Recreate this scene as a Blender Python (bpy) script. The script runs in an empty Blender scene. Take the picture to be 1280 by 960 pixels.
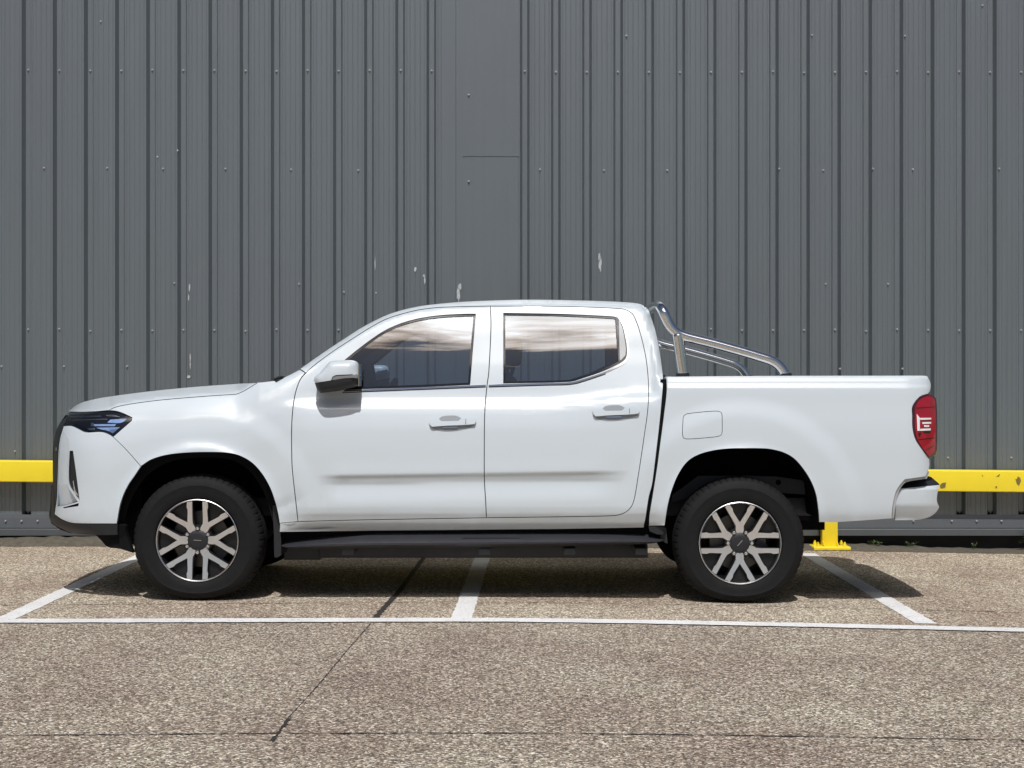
import bpy, bmesh, math, random
import numpy as np
from mathutils import Vector, geometry

random.seed(7); rng = np.random.default_rng(7)
C = bpy.context.scene
COL = C.collection

# ------------------------------------------------------------------ camera / light / exposure
CAMH = 1.24          # camera height
CD = 8.60            # camera distance to the near body side plane (y = 0)
F = 1855.0           # focal length in photo pixels (1280 wide)
VX, VY = 662.0, 485.0
SUN_EL = 59.0
CLOUD_Z, CLOUD_J, CLOUD_B = 0.79, 0.60, 150.0
cam = bpy.data.cameras.new('camera'); camo = bpy.data.objects.new('camera', cam); COL.objects.link(camo)
camo.location = (0, -CD, CAMH); camo.rotation_euler = (math.radians(90), 0, 0)
cam.sensor_width = 36.0; cam.lens = F/1280*36.0
cam.shift_x = -(VX-640)/1280.0; cam.shift_y = (VY-480)/1280.0
cam.clip_start = 0.05; cam.clip_end = 2000
C.camera = camo

world = bpy.data.worlds.new('World'); C.world = world; world.use_nodes = True
nt = world.node_tree; nt.nodes.clear()
wo = nt.nodes.new('ShaderNodeOutputWorld'); bg = nt.nodes.new('ShaderNodeBackground'); bg.inputs['Strength'].default_value = 0.05
sky = nt.nodes.new('ShaderNodeTexSky'); sky.sky_type = 'NISHITA'; sky.sun_disc = False
sky.sun_elevation = math.radians(SUN_EL); sky.sun_rotation = math.radians(180)
sky.air_density = 1.0; sky.dust_density = 1.5; sky.ozone_density = 1.0
L = nt.links; NN = nt.nodes.new
tc = NN('ShaderNodeTexCoord'); mp = NN('ShaderNodeMapping')
mp.inputs['Scale'].default_value = (4.0, 2.5, 9.5); mp.inputs['Rotation'].default_value = (0.0, 0.22, 0); mp.inputs['Location'].default_value = (0.3, 0.9, 0.0)
nz = NN('ShaderNodeTexNoise'); nz.inputs['Scale'].default_value = 1.3; nz.inputs['Detail'].default_value = 9; nz.inputs['Roughness'].default_value = 0.6; nz.inputs['Distortion'].default_value = 0.6
L.new(tc.outputs['Generated'], mp.inputs['Vector']); L.new(mp.outputs[0], nz.inputs['Vector'])
sx = NN('ShaderNodeSeparateXYZ'); L.new(tc.outputs['Generated'], sx.inputs[0])
# cloud bank: height of the layer edge is broken up by the noise; brightest on the sun's side
a1 = NN('ShaderNodeMath'); a1.operation = 'MULTIPLY_ADD'; a1.inputs[1].default_value = CLOUD_J; L.new(nz.outputs['Fac'], a1.inputs[0])
a0 = NN('ShaderNodeMath'); a0.operation = 'SUBTRACT'; a0.inputs[1].default_value = 0.125; L.new(sx.outputs['Z'], a0.inputs[0]); L.new(a0.outputs[0], a1.inputs[2])
rp = NN('ShaderNodeValToRGB'); e = rp.color_ramp.elements
e[0].position = CLOUD_Z; e[0].color = (0, 0, 0, 1); e[1].position = CLOUD_Z+0.15; e[1].color = (1, 1, 1, 1)
L.new(a1.outputs[0], rp.inputs['Fac'])
hs = NN('ShaderNodeMapRange'); hs.inputs['From Min'].default_value = -0.59; hs.inputs['From Max'].default_value = -0.67; hs.inputs['To Min'].default_value = 0.0; hs.inputs['To Max'].default_value = 1.0
L.new(sx.outputs['Y'], hs.inputs['Value'])
top = NN('ShaderNodeMapRange'); top.inputs['From Min'].default_value = 0.72; top.inputs['From Max'].default_value = 0.77; top.inputs['To Min'].default_value = 1.0; top.inputs['To Max'].default_value = 0.0
L.new(sx.outputs['Z'], top.inputs['Value'])
f1 = NN('ShaderNodeMath'); f1.operation = 'MULTIPLY'; L.new(hs.outputs[0], f1.inputs[0]); L.new(top.outputs[0], f1.inputs[1])
cc = NN('ShaderNodeValToRGB'); q = cc.color_ramp.elements
q[0].position = CLOUD_Z+0.02; q[0].color = (1.0, 0.80, 0.64, 1); q[1].position = CLOUD_Z+0.12; q[1].color = (0.97, 0.97, 0.98, 1)
L.new(a1.outputs[0], cc.inputs['Fac'])
cb = NN('ShaderNodeVectorMath'); cb.operation = 'SCALE'; cb.inputs['Scale'].default_value = CLOUD_B; L.new(cc.outputs['Color'], cb.inputs[0])
f2 = NN('ShaderNodeMath'); f2.operation = 'MULTIPLY'; L.new(f1.outputs[0], f2.inputs[0]); L.new(rp.outputs['Color'], f2.inputs[1])
mx = NN('ShaderNodeMix'); mx.data_type = 'RGBA'; L.new(f2.outputs[0], mx.inputs['Factor']); L.new(sky.outputs[0], mx.inputs['A']); L.new(cb.outputs[0], mx.inputs['B'])
L.new(mx.outputs['Result'], bg.inputs['Color']); L.new(bg.outputs[0], wo.inputs['Surface'])

sun = bpy.data.lights.new('sun', 'SUN'); sun.energy = 4.0; sun.angle = math.radians(0.55); sun.color = (1.0, 0.985, 0.965)
suno = bpy.data.objects.new('sun', sun); COL.objects.link(suno)
el = math.radians(SUN_EL)
sd = Vector((0.0, -math.cos(el), math.sin(el)))
suno.rotation_euler = sd.to_track_quat('Z', 'Y').to_euler(); suno.location = (0, -20, 30)
C.view_settings.view_transform = 'Standard'; C.view_settings.look = 'None'
C.view_settings.exposure = -0.22; C.view_settings.gamma = 1.0; C.view_settings.use_curve_mapping = False

# ------------------------------------------------------------------ materials
def newmat(name):
    m = bpy.data.materials.new(name); m.use_nodes = True
    return m, m.node_tree, m.node_tree.nodes['Principled BSDF']

def mat(name, col, rough=0.5, metal=0.0, coat=0.0, spec=0.5, noise=0.0, nscale=6.0, rn=0.0, bump=0.0, bscale=80):
    m, t, b = newmat(name)
    b.inputs['Base Color'].default_value = (*col, 1); b.inputs['Roughness'].default_value = rough
    b.inputs['Metallic'].default_value = metal; b.inputs['Coat Weight'].default_value = coat
    b.inputs['Coat Roughness'].default_value = 0.03; b.inputs['Specular IOR Level'].default_value = spec
    if noise or rn:
        tcn = t.nodes.new('ShaderNodeTexCoord'); n = t.nodes.new('ShaderNodeTexNoise')
        n.inputs['Scale'].default_value = nscale; n.inputs['Detail'].default_value = 6
        t.links.new(tcn.outputs['Object'], n.inputs['Vector'])
        if noise:
            r = t.nodes.new('ShaderNodeMapRange'); r.inputs['To Min'].default_value = 1-noise; r.inputs['To Max'].default_value = 1+noise
            t.links.new(n.outputs['Fac'], r.inputs['Value'])
            mm = t.nodes.new('ShaderNodeMix'); mm.data_type = 'RGBA'; mm.blend_type = 'MULTIPLY'; mm.inputs['Factor'].default_value = 1
            mm.inputs['A'].default_value = (*col, 1); t.links.new(r.outputs[0], mm.inputs['B']); t.links.new(mm.outputs['Result'], b.inputs['Base Color'])
        if rn:
            r2 = t.nodes.new('ShaderNodeMapRange'); r2.inputs['To Min'].default_value = rough-rn; r2.inputs['To Max'].default_value = rough+rn
            t.links.new(n.outputs['Fac'], r2.inputs['Value']); t.links.new(r2.outputs[0], b.inputs['Roughness'])
    if bump:
        tcn = t.nodes.new('ShaderNodeTexCoord'); n = t.nodes.new('ShaderNodeTexNoise'); n.inputs['Scale'].default_value = bscale
        n.inputs['Detail'].default_value = 4
        t.links.new(tcn.outputs['Object'], n.inputs['Vector'])
        bp = t.nodes.new('ShaderNodeBump'); bp.inputs['Strength'].default_value = bump; bp.inputs['Distance'].default_value = 0.01
        t.links.new(n.outputs['Fac'], bp.inputs['Height']); t.links.new(bp.outputs[0], b.inputs['Normal'])
    return m

def paint_mat():
    m, t, b = newmat('white_paint')
    b.inputs['Roughness'].default_value = 0.35; b.inputs['Coat Weight'].default_value = 1.0; b.inputs['Coat Roughness'].default_value = 0.02
    tcn = t.nodes.new('ShaderNodeTexCoord'); sp = t.nodes.new('ShaderNodeSeparateXYZ')
    geo = t.nodes.new('ShaderNodeNewGeometry'); t.links.new(geo.outputs['Position'], sp.inputs[0])
    # road film near the sills: dust with ragged outline
    n = t.nodes.new('ShaderNodeTexNoise'); n.inputs['Scale'].default_value = 9; n.inputs['Detail'].default_value = 8
    t.links.new(tcn.outputs['Object'], n.inputs['Vector'])
    ad = t.nodes.new('ShaderNodeMath'); ad.operation = 'MULTIPLY_ADD'; ad.inputs[1].default_value = -0.22; t.links.new(n.outputs['Fac'], ad.inputs[0]); t.links.new(sp.outputs['Z'], ad.inputs[2])
    r = t.nodes.new('ShaderNodeMapRange'); r.inputs['From Min'].default_value = 0.30; r.inputs['From Max'].default_value = 0.42; r.inputs['To Min'].default_value = 0.28; r.inputs['To Max'].default_value = 0.0
    t.links.new(ad.outputs[0], r.inputs['Value'])
    mm = t.nodes.new('ShaderNodeMix'); mm.data_type = 'RGBA'; mm.inputs['A'].default_value = (0.60, 0.655, 0.695, 1); mm.inputs['B'].default_value = (0.42, 0.40, 0.37, 1)
    t.links.new(r.outputs[0], mm.inputs['Factor']); t.links.new(mm.outputs['Result'], b.inputs['Base Color'])
    # orange peel
    n2 = t.nodes.new('ShaderNodeTexNoise'); n2.inputs['Scale'].default_value = 3.0; n2.inputs['Detail'].default_value = 2
    t.links.new(tcn.outputs['Object'], n2.inputs['Vector'])
    bp = t.nodes.new('ShaderNodeBump'); bp.inputs['Strength'].default_value = 0.06; bp.inputs['Distance'].default_value = 0.02
    t.links.new(n2.outputs['Fac'], bp.inputs['Height']); t.links.new(bp.outputs[0], b.inputs['Coat Normal'])
    return m

def glass_mat(name, tint, refl=1.0, rough=0.0):
    m = bpy.data.materials.new(name); m.use_nodes = True; t = m.node_tree; t.nodes.clear()
    o = t.nodes.new('ShaderNodeOutputMaterial'); tr = t.nodes.new('ShaderNodeBsdfTransparent'); tr.inputs['Color'].default_value = (*tint, 1)
    gl = t.nodes.new('ShaderNodeBsdfGlossy'); gl.inputs['Roughness'].default_value = rough
    fr = t.nodes.new('ShaderNodeFresnel'); fr.inputs['IOR'].default_value = 1.52
    mu = t.nodes.new('ShaderNodeMath'); mu.operation = 'MULTIPLY'; mu.inputs[1].default_value = refl; mu.use_clamp = True
    ms = t.nodes.new('ShaderNodeMixShader')
    t.links.new(fr.outputs[0], mu.inputs[0]); t.links.new(mu.outputs[0], ms.inputs['Fac'])
    t.links.new(tr.outputs[0], ms.inputs[1]); t.links.new(gl.outputs[0], ms.inputs[2]); t.links.new(ms.outputs[0], o.inputs['Surface'])
    return m

def wall_mat(name, col):
    m, t, b = newmat(name)
    b.inputs['Roughness'].default_value = 0.42; b.inputs['Specular IOR Level'].default_value = 1.0; b.inputs['Coat Weight'].default_value = 1.0; b.inputs['Coat Roughness'].default_value = 0.38
    tcn = t.nodes.new('ShaderNodeTexCoord')
    def noise(scale, mscale, det=5, rough=0.6):
        mpn = t.nodes.new('ShaderNodeMapping'); mpn.inputs['Scale'].default_value = mscale
        n = t.nodes.new('ShaderNodeTexNoise'); n.inputs['Scale'].default_value = scale; n.inputs['Detail'].default_value = det; n.inputs['Roughness'].default_value = rough
        t.links.new(tcn.outputs['Object'], mpn.inputs[0]); t.links.new(mpn.outputs[0], n.inputs['Vector']); return n
    n1 = noise(0.55, (1, 1, 0.7)); n2 = noise(7, (3, 1, 0.12), 6); n3 = noise(220, (1, 1, 1), 3)
    r1 = t.nodes.new('ShaderNodeValToRGB'); e = r1.color_ramp.elements
    e[0].position = 0.32; e[0].color = (col[0]*1.02, col[1]*0.97, col[2]*0.99, 1); e[1].position = 0.68; e[1].color = (col[0]*0.97, col[1]*1.03, col[2]*1.02, 1)
    t.links.new(n1.outputs['Fac'], r1.inputs['Fac'])
    mr = t.nodes.new('ShaderNodeMapRange'); mr.inputs['From Min'].default_value = 0.3; mr.inputs['From Max'].default_value = 0.7; mr.inputs['To Min'].default_value = 0.95; mr.inputs['To Max'].default_value = 1.05
    t.links.new(n2.outputs['Fac'], mr.inputs['Value'])
    mm = t.nodes.new('ShaderNodeMix'); mm.data_type = 'RGBA'; mm.blend_type = 'MULTIPLY'; mm.inputs['Factor'].default_value = 1
    t.links.new(r1.outputs['Color'], mm.inputs['A']); t.links.new(mr.outputs[0], mm.inputs['B'])
    mr3 = t.nodes.new('ShaderNodeMapRange'); mr3.inputs['From Min'].default_value = 0.3; mr3.inputs['From Max'].default_value = 0.7; mr3.inputs['To Min'].default_value = 0.93; mr3.inputs['To Max'].default_value = 1.07
    t.links.new(n3.outputs['Fac'], mr3.inputs['Value'])
    m3 = t.nodes.new('ShaderNodeMix'); m3.data_type = 'RGBA'; m3.blend_type = 'MULTIPLY'; m3.inputs['Factor'].default_value = 1
    t.links.new(mm.outputs['Result'], m3.inputs['A']); t.links.new(mr3.outputs[0], m3.inputs['B'])
    t.links.new(m3.outputs['Result'], b.inputs['Base Color'])
    n4 = noise(2.2, (1.5, 1, 0.5), 3)
    bp = t.nodes.new('ShaderNodeBump'); bp.inputs['Strength'].default_value = 0.25; bp.inputs['Distance'].default_value = 0.02
    t.links.new(n4.outputs['Fac'], bp.inputs['Height']); t.links.new(bp.outputs[0], b.inputs['Normal'])
    return m

def ground_mat(name, paint=False):
    m, t, b = newmat(name)
    N = t.nodes; L = t.links
    tcn = N.new('ShaderNodeTexCoord')
    v = N.new('ShaderNodeTexVoronoi'); v.inputs['Scale'].default_value = 125; v.inputs['Randomness'].default_value = 1
    ns = N.new('ShaderNodeTexNoise'); ns.inputs['Scale'].default_value = 40; ns.inputs['Detail'].default_value = 3
    L.new(tcn.outputs['Object'], ns.inputs['Vector'])
    ad = N.new('ShaderNodeMixRGB'); ad.blend_type = 'ADD'; ad.inputs['Fac'].default_value = 0.012
    L.new(tcn.outputs['Object'], ad.inputs[1]); L.new(ns.outputs['Color'], ad.inputs[2]); L.new(ad.outputs[0], v.inputs['Vector'])
    sx = N.new('ShaderNodeSeparateColor'); L.new(v.outputs['Color'], sx.inputs[0])
    cr = N.new('ShaderNodeValToRGB'); els = cr.color_ramp.elements
    els[0].position = 0.0; els[0].color = (0.055, 0.047, 0.042, 1); els[1].position = 1.0; els[1].color = (0.66, 0.64, 0.60, 1)
    for p, c in ((0.25, (0.125, 0.105, 0.09)), (0.5, (0.215, 0.18, 0.152)), (0.72, (0.30, 0.26, 0.222)), (0.88, (0.46, 0.425, 0.38))):
        e = els.new(p); e.color = (*c, 1)
    L.new(sx.outputs[0], cr.inputs['Fac'])
    # aisle slab (towards the camera) is a little greyer and pinker than the bays
    sp = N.new('ShaderNodeSeparateXYZ'); L.new(tcn.outputs['Object'], sp.inputs[0])
    st = N.new('ShaderNodeMapRange'); st.inputs['From Min'].default_value = -0.68; st.inputs['From Max'].default_value = -0.60; L.new(sp.outputs['Y'], st.inputs['Value'])
    sc = N.new('ShaderNodeMix'); sc.data_type = 'RGBA'; sc.inputs['A'].default_value = (1.33, 1.275, 1.23, 1); sc.inputs['B'].default_value = (1.58, 1.50, 1.41, 1); L.new(st.outputs[0], sc.inputs['Factor'])
    m1 = N.new('ShaderNodeMix'); m1.data_type = 'RGBA'; m1.blend_type = 'MULTIPLY'; m1.inputs['Factor'].default_value = 1
    L.new(cr.outputs['Color'], m1.inputs['A']); L.new(sc.outputs['Result'], m1.inputs['B'])
    # broad stains, greenish and brown
    n1 = N.new('ShaderNodeTexNoise'); n1.inputs['Scale'].default_value = 0.9; n1.inputs['Detail'].default_value = 7; n1.inputs['Roughness'].default_value = 0.6
    L.new(tcn.outputs['Object'], n1.inputs['Vector'])
    r1 = N.new('ShaderNodeValToRGB'); q = r1.color_ramp.elements; q[0].position = 0.34; q[0].color = (0.80, 0.74, 0.70, 1); q[1].position = 0.66; q[1].color = (1.12, 1.15, 1.08, 1)
    L.new(n1.outputs['Fac'], r1.inputs['Fac'])
    m2 = N.new('ShaderNodeMix'); m2.data_type = 'RGBA'; m2.blend_type = 'MULTIPLY'; m2.inputs['Factor'].default_value = 1
    L.new(m1.outputs['Result'], m2.inputs['A']); L.new(r1.outputs['Color'], m2.inputs['B'])
    # mid-size mottling
    n5 = N.new('ShaderNodeTexNoise'); n5.inputs['Scale'].default_value = 22; n5.inputs['Detail'].default_value = 4; n5.inputs['Roughness'].default_value = 0.7
    L.new(tcn.outputs['Object'], n5.inputs['Vector'])
    r5 = N.new('ShaderNodeMapRange'); r5.inputs['From Min'].default_value = 0.3; r5.inputs['From Max'].default_value = 0.7; r5.inputs['To Min'].default_value = 0.86; r5.inputs['To Max'].default_value = 1.13
    L.new(n5.outputs['Fac'], r5.inputs['Value'])
    m5 = N.new('ShaderNodeMix'); m5.data_type = 'RGBA'; m5.blend_type = 'MULTIPLY'; m5.inputs['Factor'].default_value = 1
    L.new(m2.outputs['Result'], m5.inputs['A']); L.new(r5.outputs[0], m5.inputs['B'])
    out = m5.outputs['Result']
    if paint:
        nw = N.new('ShaderNodeTexNoise'); nw.inputs['Scale'].default_value = 55; nw.inputs['Detail'].default_value = 8; nw.inputs['Roughness'].default_value = 0.75
        L.new(tcn.outputs['Object'], nw.inputs['Vector'])
        rw = N.new('ShaderNodeMapRange'); rw.inputs['From Min'].default_value = 0.36; rw.inputs['From Max'].default_value = 0.44; L.new(nw.outputs['Fac'], rw.inputs['Value'])
        nb = N.new('ShaderNodeTexNoise'); nb.inputs['Scale'].default_value = 5; nb.inputs['Detail'].default_value = 6; L.new(tcn.outputs['Object'], nb.inputs['Vector'])
        rb = N.new('ShaderNodeMapRange'); rb.inputs['From Min'].default_value = 0.3; rb.inputs['From Max'].default_value = 0.7; rb.inputs['To Min'].default_value = 0.86; rb.inputs['To Max'].default_value = 1.0; L.new(nb.outputs['Fac'], rb.inputs['Value'])
        pc = N.new('ShaderNodeMix'); pc.data_type = 'RGBA'; pc.blend_type = 'MULTIPLY'; pc.inputs['Factor'].default_value = 1; pc.inputs['A'].default_value = (0.80, 0.79, 0.78, 1); L.new(rb.outputs[0], pc.inputs['B'])
        mp_ = N.new('ShaderNodeMix'); mp_.data_type = 'RGBA'; L.new(rw.outputs[0], mp_.inputs['Factor']); L.new(out, mp_.inputs['A']); L.new(pc.outputs['Result'], mp_.inputs['B'])
        out = mp_.outputs['Result']
    L.new(out, b.inputs['Base Color'])
    b.inputs['Roughness'].default_value = 0.85; b.inputs['Specular IOR Level'].default_value = 0.3
    bp = N.new('ShaderNodeBump'); bp.inputs['Strength'].default_value = 0.35 if not paint else 0.2; bp.inputs['Distance'].default_value = 0.004; bp.invert = True
    L.new(v.outputs['Distance'], bp.inputs['Height']); L.new(bp.outputs[0], b.inputs['Normal'])
    return m

WHITE = paint_mat()
BLACKP = mat('black_plastic', (0.014, 0.015, 0.018), 0.55, noise=0.15, nscale=20, bump=0.08, bscale=400)
STEPM = mat('step_plastic', (0.03, 0.031, 0.037), 0.42, noise=0.15, nscale=12, rn=0.08)
LINER = mat('dark_liner', (0.007, 0.007, 0.008), 0.9, spec=0.15)
GLOSSBLK = mat('gloss_black', (0.012, 0.012, 0.014), 0.08, coat=0.6)
TYRE = mat('tyre_rubber', (0.010, 0.010, 0.0105), 0.72, spec=0.22, noise=0.35, nscale=14, bump=0.15, bscale=60)
ALLOY = mat('machined_alloy', (0.90, 0.90, 0.91), 0.34, metal=1.0, noise=0.06, nscale=30)
DARKAL = mat('dark_wheel_paint', (0.006, 0.006, 0.007), 0.4)
CHROME = mat('chrome', (0.82, 0.83, 0.84), 0.06, metal=1.0)
SATIN = mat('satin_silver', (0.6, 0.61, 0.63), 0.3, metal=1.0)
DISC = mat('brake_steel', (0.16, 0.15, 0.14), 0.45, metal=0.8, noise=0.2)
FRAME = mat('chassis_paint', (0.06, 0.064, 0.075), 0.6, noise=0.3, nscale=9)
SEATM = mat('seat_fabric', (0.035, 0.038, 0.045), 0.8, noise=0.2, nscale=30)
INTER = mat('interior_plastic', (0.03, 0.033, 0.04), 0.6)
HEADL = mat('headlining', (0.35, 0.34, 0.33), 0.9)
SIDEGLASS = glass_mat('side_glass', (0.66, 0.75, 0.84), 5.5)
CLEAR = glass_mat('lamp_cover', (0.9, 0.92, 0.95), 0.8)
LAMPBLUE = mat('lamp_reflector', (0.30, 0.42, 0.68), 0.25, noise=0.35, nscale=40)  # bright blue reflection put into the colour, in place of mirror metal
RED = mat('tail_red', (0.33, 0.004, 0.016), 0.12, coat=1.0, noise=0.35, nscale=25)
DKRED = mat('tail_dark_red', (0.07, 0.004, 0.012), 0.1, coat=1.0)
WLENS = mat('reverse_lens', (0.8, 0.8, 0.8), 0.15, coat=0.8)
GREYP = mat('trim_and_shade_grey', (0.42, 0.43, 0.44), 0.3, coat=.7)  # grey of the quarter trim, and painted shade on the bumper return
YELLOW = mat('yellow_paint', (0.90, 0.70, 0.03), 0.42, noise=0.07, nscale=7)
RUSTG = mat('chipped_primer', (0.20, 0.15, 0.04), 0.9, noise=0.3, nscale=60)
WALLM = wall_mat('wall_paint', (0.100, 0.119, 0.132))
WALLD = wall_mat('flashing_paint', (0.05, 0.055, 0.06))
SCUFF = mat('bare_scuff', (0.5, 0.51, 0.52), 0.6, noise=0.3, nscale=60)
SCREW = mat('screw_steel', (0.42, 0.43, 0.44), 0.4, metal=0.3)
GROUND = ground_mat('exposed_aggregate')
LINEP = ground_mat('worn_white_line', True)
TAR = mat('joint_tar', (0.03, 0.027, 0.024), 0.9, noise=0.4, nscale=40)
MOSS = mat('mossy_dirt', (0.105, 0.092, 0.07), 0.95, noise=0.6, nscale=26, bump=0.8, bscale=90)
LEAF = mat('weed_leaf', (0.09, 0.14, 0.05), 0.6, noise=0.3, nscale=30)
CONC = mat('shaded_plinth', (0.035, 0.034, 0.034), 0.9, noise=0.4)  # near-black: shade of the recess under the flashing is in this colour
ROOFM = mat('roof_sheet', (0.25, 0.26, 0.27), 0.5)

# ------------------------------------------------------------------ object helpers
ORG = {}
def wempty(name, loc, parent=None):
    o = bpy.data.objects.new(name, None); COL.objects.link(o); loc = Vector(loc); ORG[o.name] = loc
    if parent: o.parent = parent; o.location = loc - ORG[parent.name]
    else: o.location = loc
    o.empty_display_size = 0.2
    return o

def mk(name, V, Fc, m, parent=None, smooth=False, normals=None, origin=None, flat_from=None):
    """V in world metres; the object origin is the parent's origin (or `origin`)."""
    V = np.asarray(V, float)
    if origin is None: origin = ORG[parent.name] if parent else Vector((0, 0, 0))
    o_ = np.array(origin)
    me = bpy.data.meshes.new(name); me.from_pydata((V-o_).tolist(), [], [list(map(int, f)) for f in Fc])
    if isinstance(m, (list, tuple)):
        for q in m: me.materials.append(q)
    else: me.materials.append(m)
    me.update()
    if smooth or normals is not None: me.shade_smooth()
    if normals is not None: me.normals_split_custom_set_from_vertices([tuple(n) for n in normals])
    o = bpy.data.objects.new(name, me); COL.objects.link(o); ORG[o.name] = Vector(origin)
    if parent:
        o.parent = parent; o.location = Vector(origin)-ORG[parent.name]
    else: o.location = origin
    return o

def tag(o, label=None, cat=None, group=None, kind=None):
    if label: o['label'] = label
    if cat: o['category'] = cat
    if group: o['group'] = group
    if kind: o['kind'] = kind
    return o

class MB:
    def __init__(s): s.V = []; s.F = []
    def add(s, V, Fc):
        b = len(s.V); s.V.extend([tuple(v) for v in V]); s.F.extend([[b+int(i) for i in f] for f in Fc])
    def box(s, x0, x1, y0, y1, z0, z1):
        s.add([(x0,y0,z0),(x1,y0,z0),(x1,y1,z0),(x0,y1,z0),(x0,y0,z1),(x1,y0,z1),(x1,y1,z1),(x0,y1,z1)],
              [(0,3,2,1),(4,5,6,7),(0,1,5,4),(1,2,6,5),(2,3,7,6),(3,0,4,7)])
    def tube(s, P, r, n=14, caps=True):
        P = [Vector(p) for p in P]; rs = r if isinstance(r, (list, tuple)) else [r]*len(P)
        V = []; up = None
        for i, p in enumerate(P):
            d = (P[min(i+1, len(P)-1)]-P[max(i-1, 0)]).normalized()
            if up is None:
                up = Vector((0, 0, 1)) if abs(d.z) < .9 else Vector((0, 1, 0))
            a = d.cross(up).normalized(); up = a.cross(d).normalized()
            for k in range(n):
                t = 2*math.pi*k/n; V.append(p+a*math.cos(t)*rs[i]+up*math.sin(t)*rs[i])
        Fc = []
        for i in range(len(P)-1):
            for k in range(n):
                k2 = (k+1) % n; Fc.append((i*n+k, i*n+k2, (i+1)*n+k2, (i+1)*n+k))
        if caps: Fc.append(tuple(range(n))[::-1]); Fc.append(tuple(range((len(P)-1)*n, len(P)*n)))
        s.add(V, Fc)
    def prism(s, poly, ax, a0, a1):
        """poly: 2-D points; ax = axis of extrusion ('x','y','z')"""
        n = len(poly)
        def p3(p, a):
            return {'y': (p[0], a, p[1]), 'x': (a, p[0], p[1]), 'z': (p[0], p[1], a)}[ax]
        V = [p3(p, a0) for p in poly]+[p3(p, a1) for p in poly]
        s.add(V, [tuple(range(n)), tuple(range(n, 2*n))[::-1]]+[(i, i+n, (i+1) % n+n, (i+1) % n) for i in range(n)])
    def build(s, name, m, parent=None, smooth=False, origin=None, bevel=0, angle=None):
        o = mk(name, s.V, s.F, m, parent, smooth, origin=origin)
        bm = bmesh.new(); bm.from_mesh(o.data); bmesh.ops.recalc_face_normals(bm, faces=bm.faces); bm.to_mesh(o.data); bm.free()
        if bevel:
            b = o.modifiers.new('bevel', 'BEVEL'); b.width = bevel; b.segments = 2; b.limit_method = 'ANGLE'
            o.data.shade_smooth(); 
        if angle: o.data.set_sharp_from_angle(angle=math.radians(angle))
        return o

def U(px, py, Y):
    s = (CD+np.asarray(Y, float))/F
    return np.stack([(np.asarray(px, float)-VX)*s, np.asarray(Y, float)+0*np.asarray(px, float), CAMH-(np.asarray(py, float)-VY)*s], -1)

# ------------------------------------------------------------------ ground
def zg(X):
    X = np.asarray(X, float)
    return -0.0165*0.4*np.log1p(np.exp(np.clip((X-0.3)/0.4, -30, 30)))*np.where(X < 8, 1, 1)
def ground_pt(px, py, lift=0.0):
    Y = 0.0
    for _ in range(30):
        X = (px-VX)*(CD+Y)/F
        Y = (CAMH-float(zg(X))-lift)*F/(py-VY)-CD
    return (X, Y, float(zg(X))+lift)

gx = np.concatenate([np.linspace(-150, -10, 8), np.linspace(-8, 8, 65), np.linspace(10, 150, 8)])
gy = np.array([-150, -60, -20, -10, -5, -2, 0, 2, 3.5, 5, 10, 30, 80, 150.])
gz = zg(np.clip(gx, -20, 9))
V = [(x, y, z) for y in gy for x, z in zip(gx, gz)]; n = len(gx)
Fc = [(j*n+i, j*n+i+1, (j+1)*n+i+1, (j+1)*n+i) for j in range(len(gy)-1) for i in range(n-1)]
tag(mk('ground', V, Fc, GROUND, smooth=True), kind='structure')

def strip(name, pts, wid, m, lift, jag=0.0, step=0.05, kind='structure', axis=None):
    """ground-hugging strip along a polyline (X, Y)"""
    P = []
    for (a, b) in zip(pts[:-1], pts[1:]):
        L = math.dist(a, b); k = max(1, int(L/step))
        for i in range(k): P.append((a[0]+(b[0]-a[0])*i/k, a[1]+(b[1]-a[1])*i/k))
    P.append(pts[-1])
    V = []
    for i, p in enumerate(P):
        a = P[max(i-1, 0)]; b = P[min(i+1, len(P)-1)]
        d = np.array([b[0]-a[0], b[1]-a[1]]); d /= np.linalg.norm(d); nn = np.array([-d[1], d[0]])
        w = wid(i/len(P)) if callable(wid) else wid
        for sgn in (-1, 1):
            q = np.array(p)+nn*sgn*max(0.001, (w/2+(random.random()-.5)*jag))
            V.append((q[0], q[1], float(zg(q[0]))+lift))
    Fc = [(2*i, 2*i+2, 2*i+3, 2*i+1) for i in range(len(P)-1)]
    o = mk(name, V, Fc, m)
    bm = bmesh.new(); bm.from_mesh(o.data); bmesh.ops.recalc_face_normals(bm, faces=bm.faces)
    if bm.faces and sum(f.normal.z for f in bm.faces) < 0: bmesh.ops.reverse_faces(bm, faces=bm.faces)
    bm.to_mesh(o.data); bm.free()
    tag(o, kind=kind)
    return o
def gp(px, py): p = ground_pt(px, py); return (p[0], p[1])
def ext(a, b, k):  # extend beyond b
    return (b[0]+(b[0]-a[0])*k, b[1]+(b[1]-a[1])*k)
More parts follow.
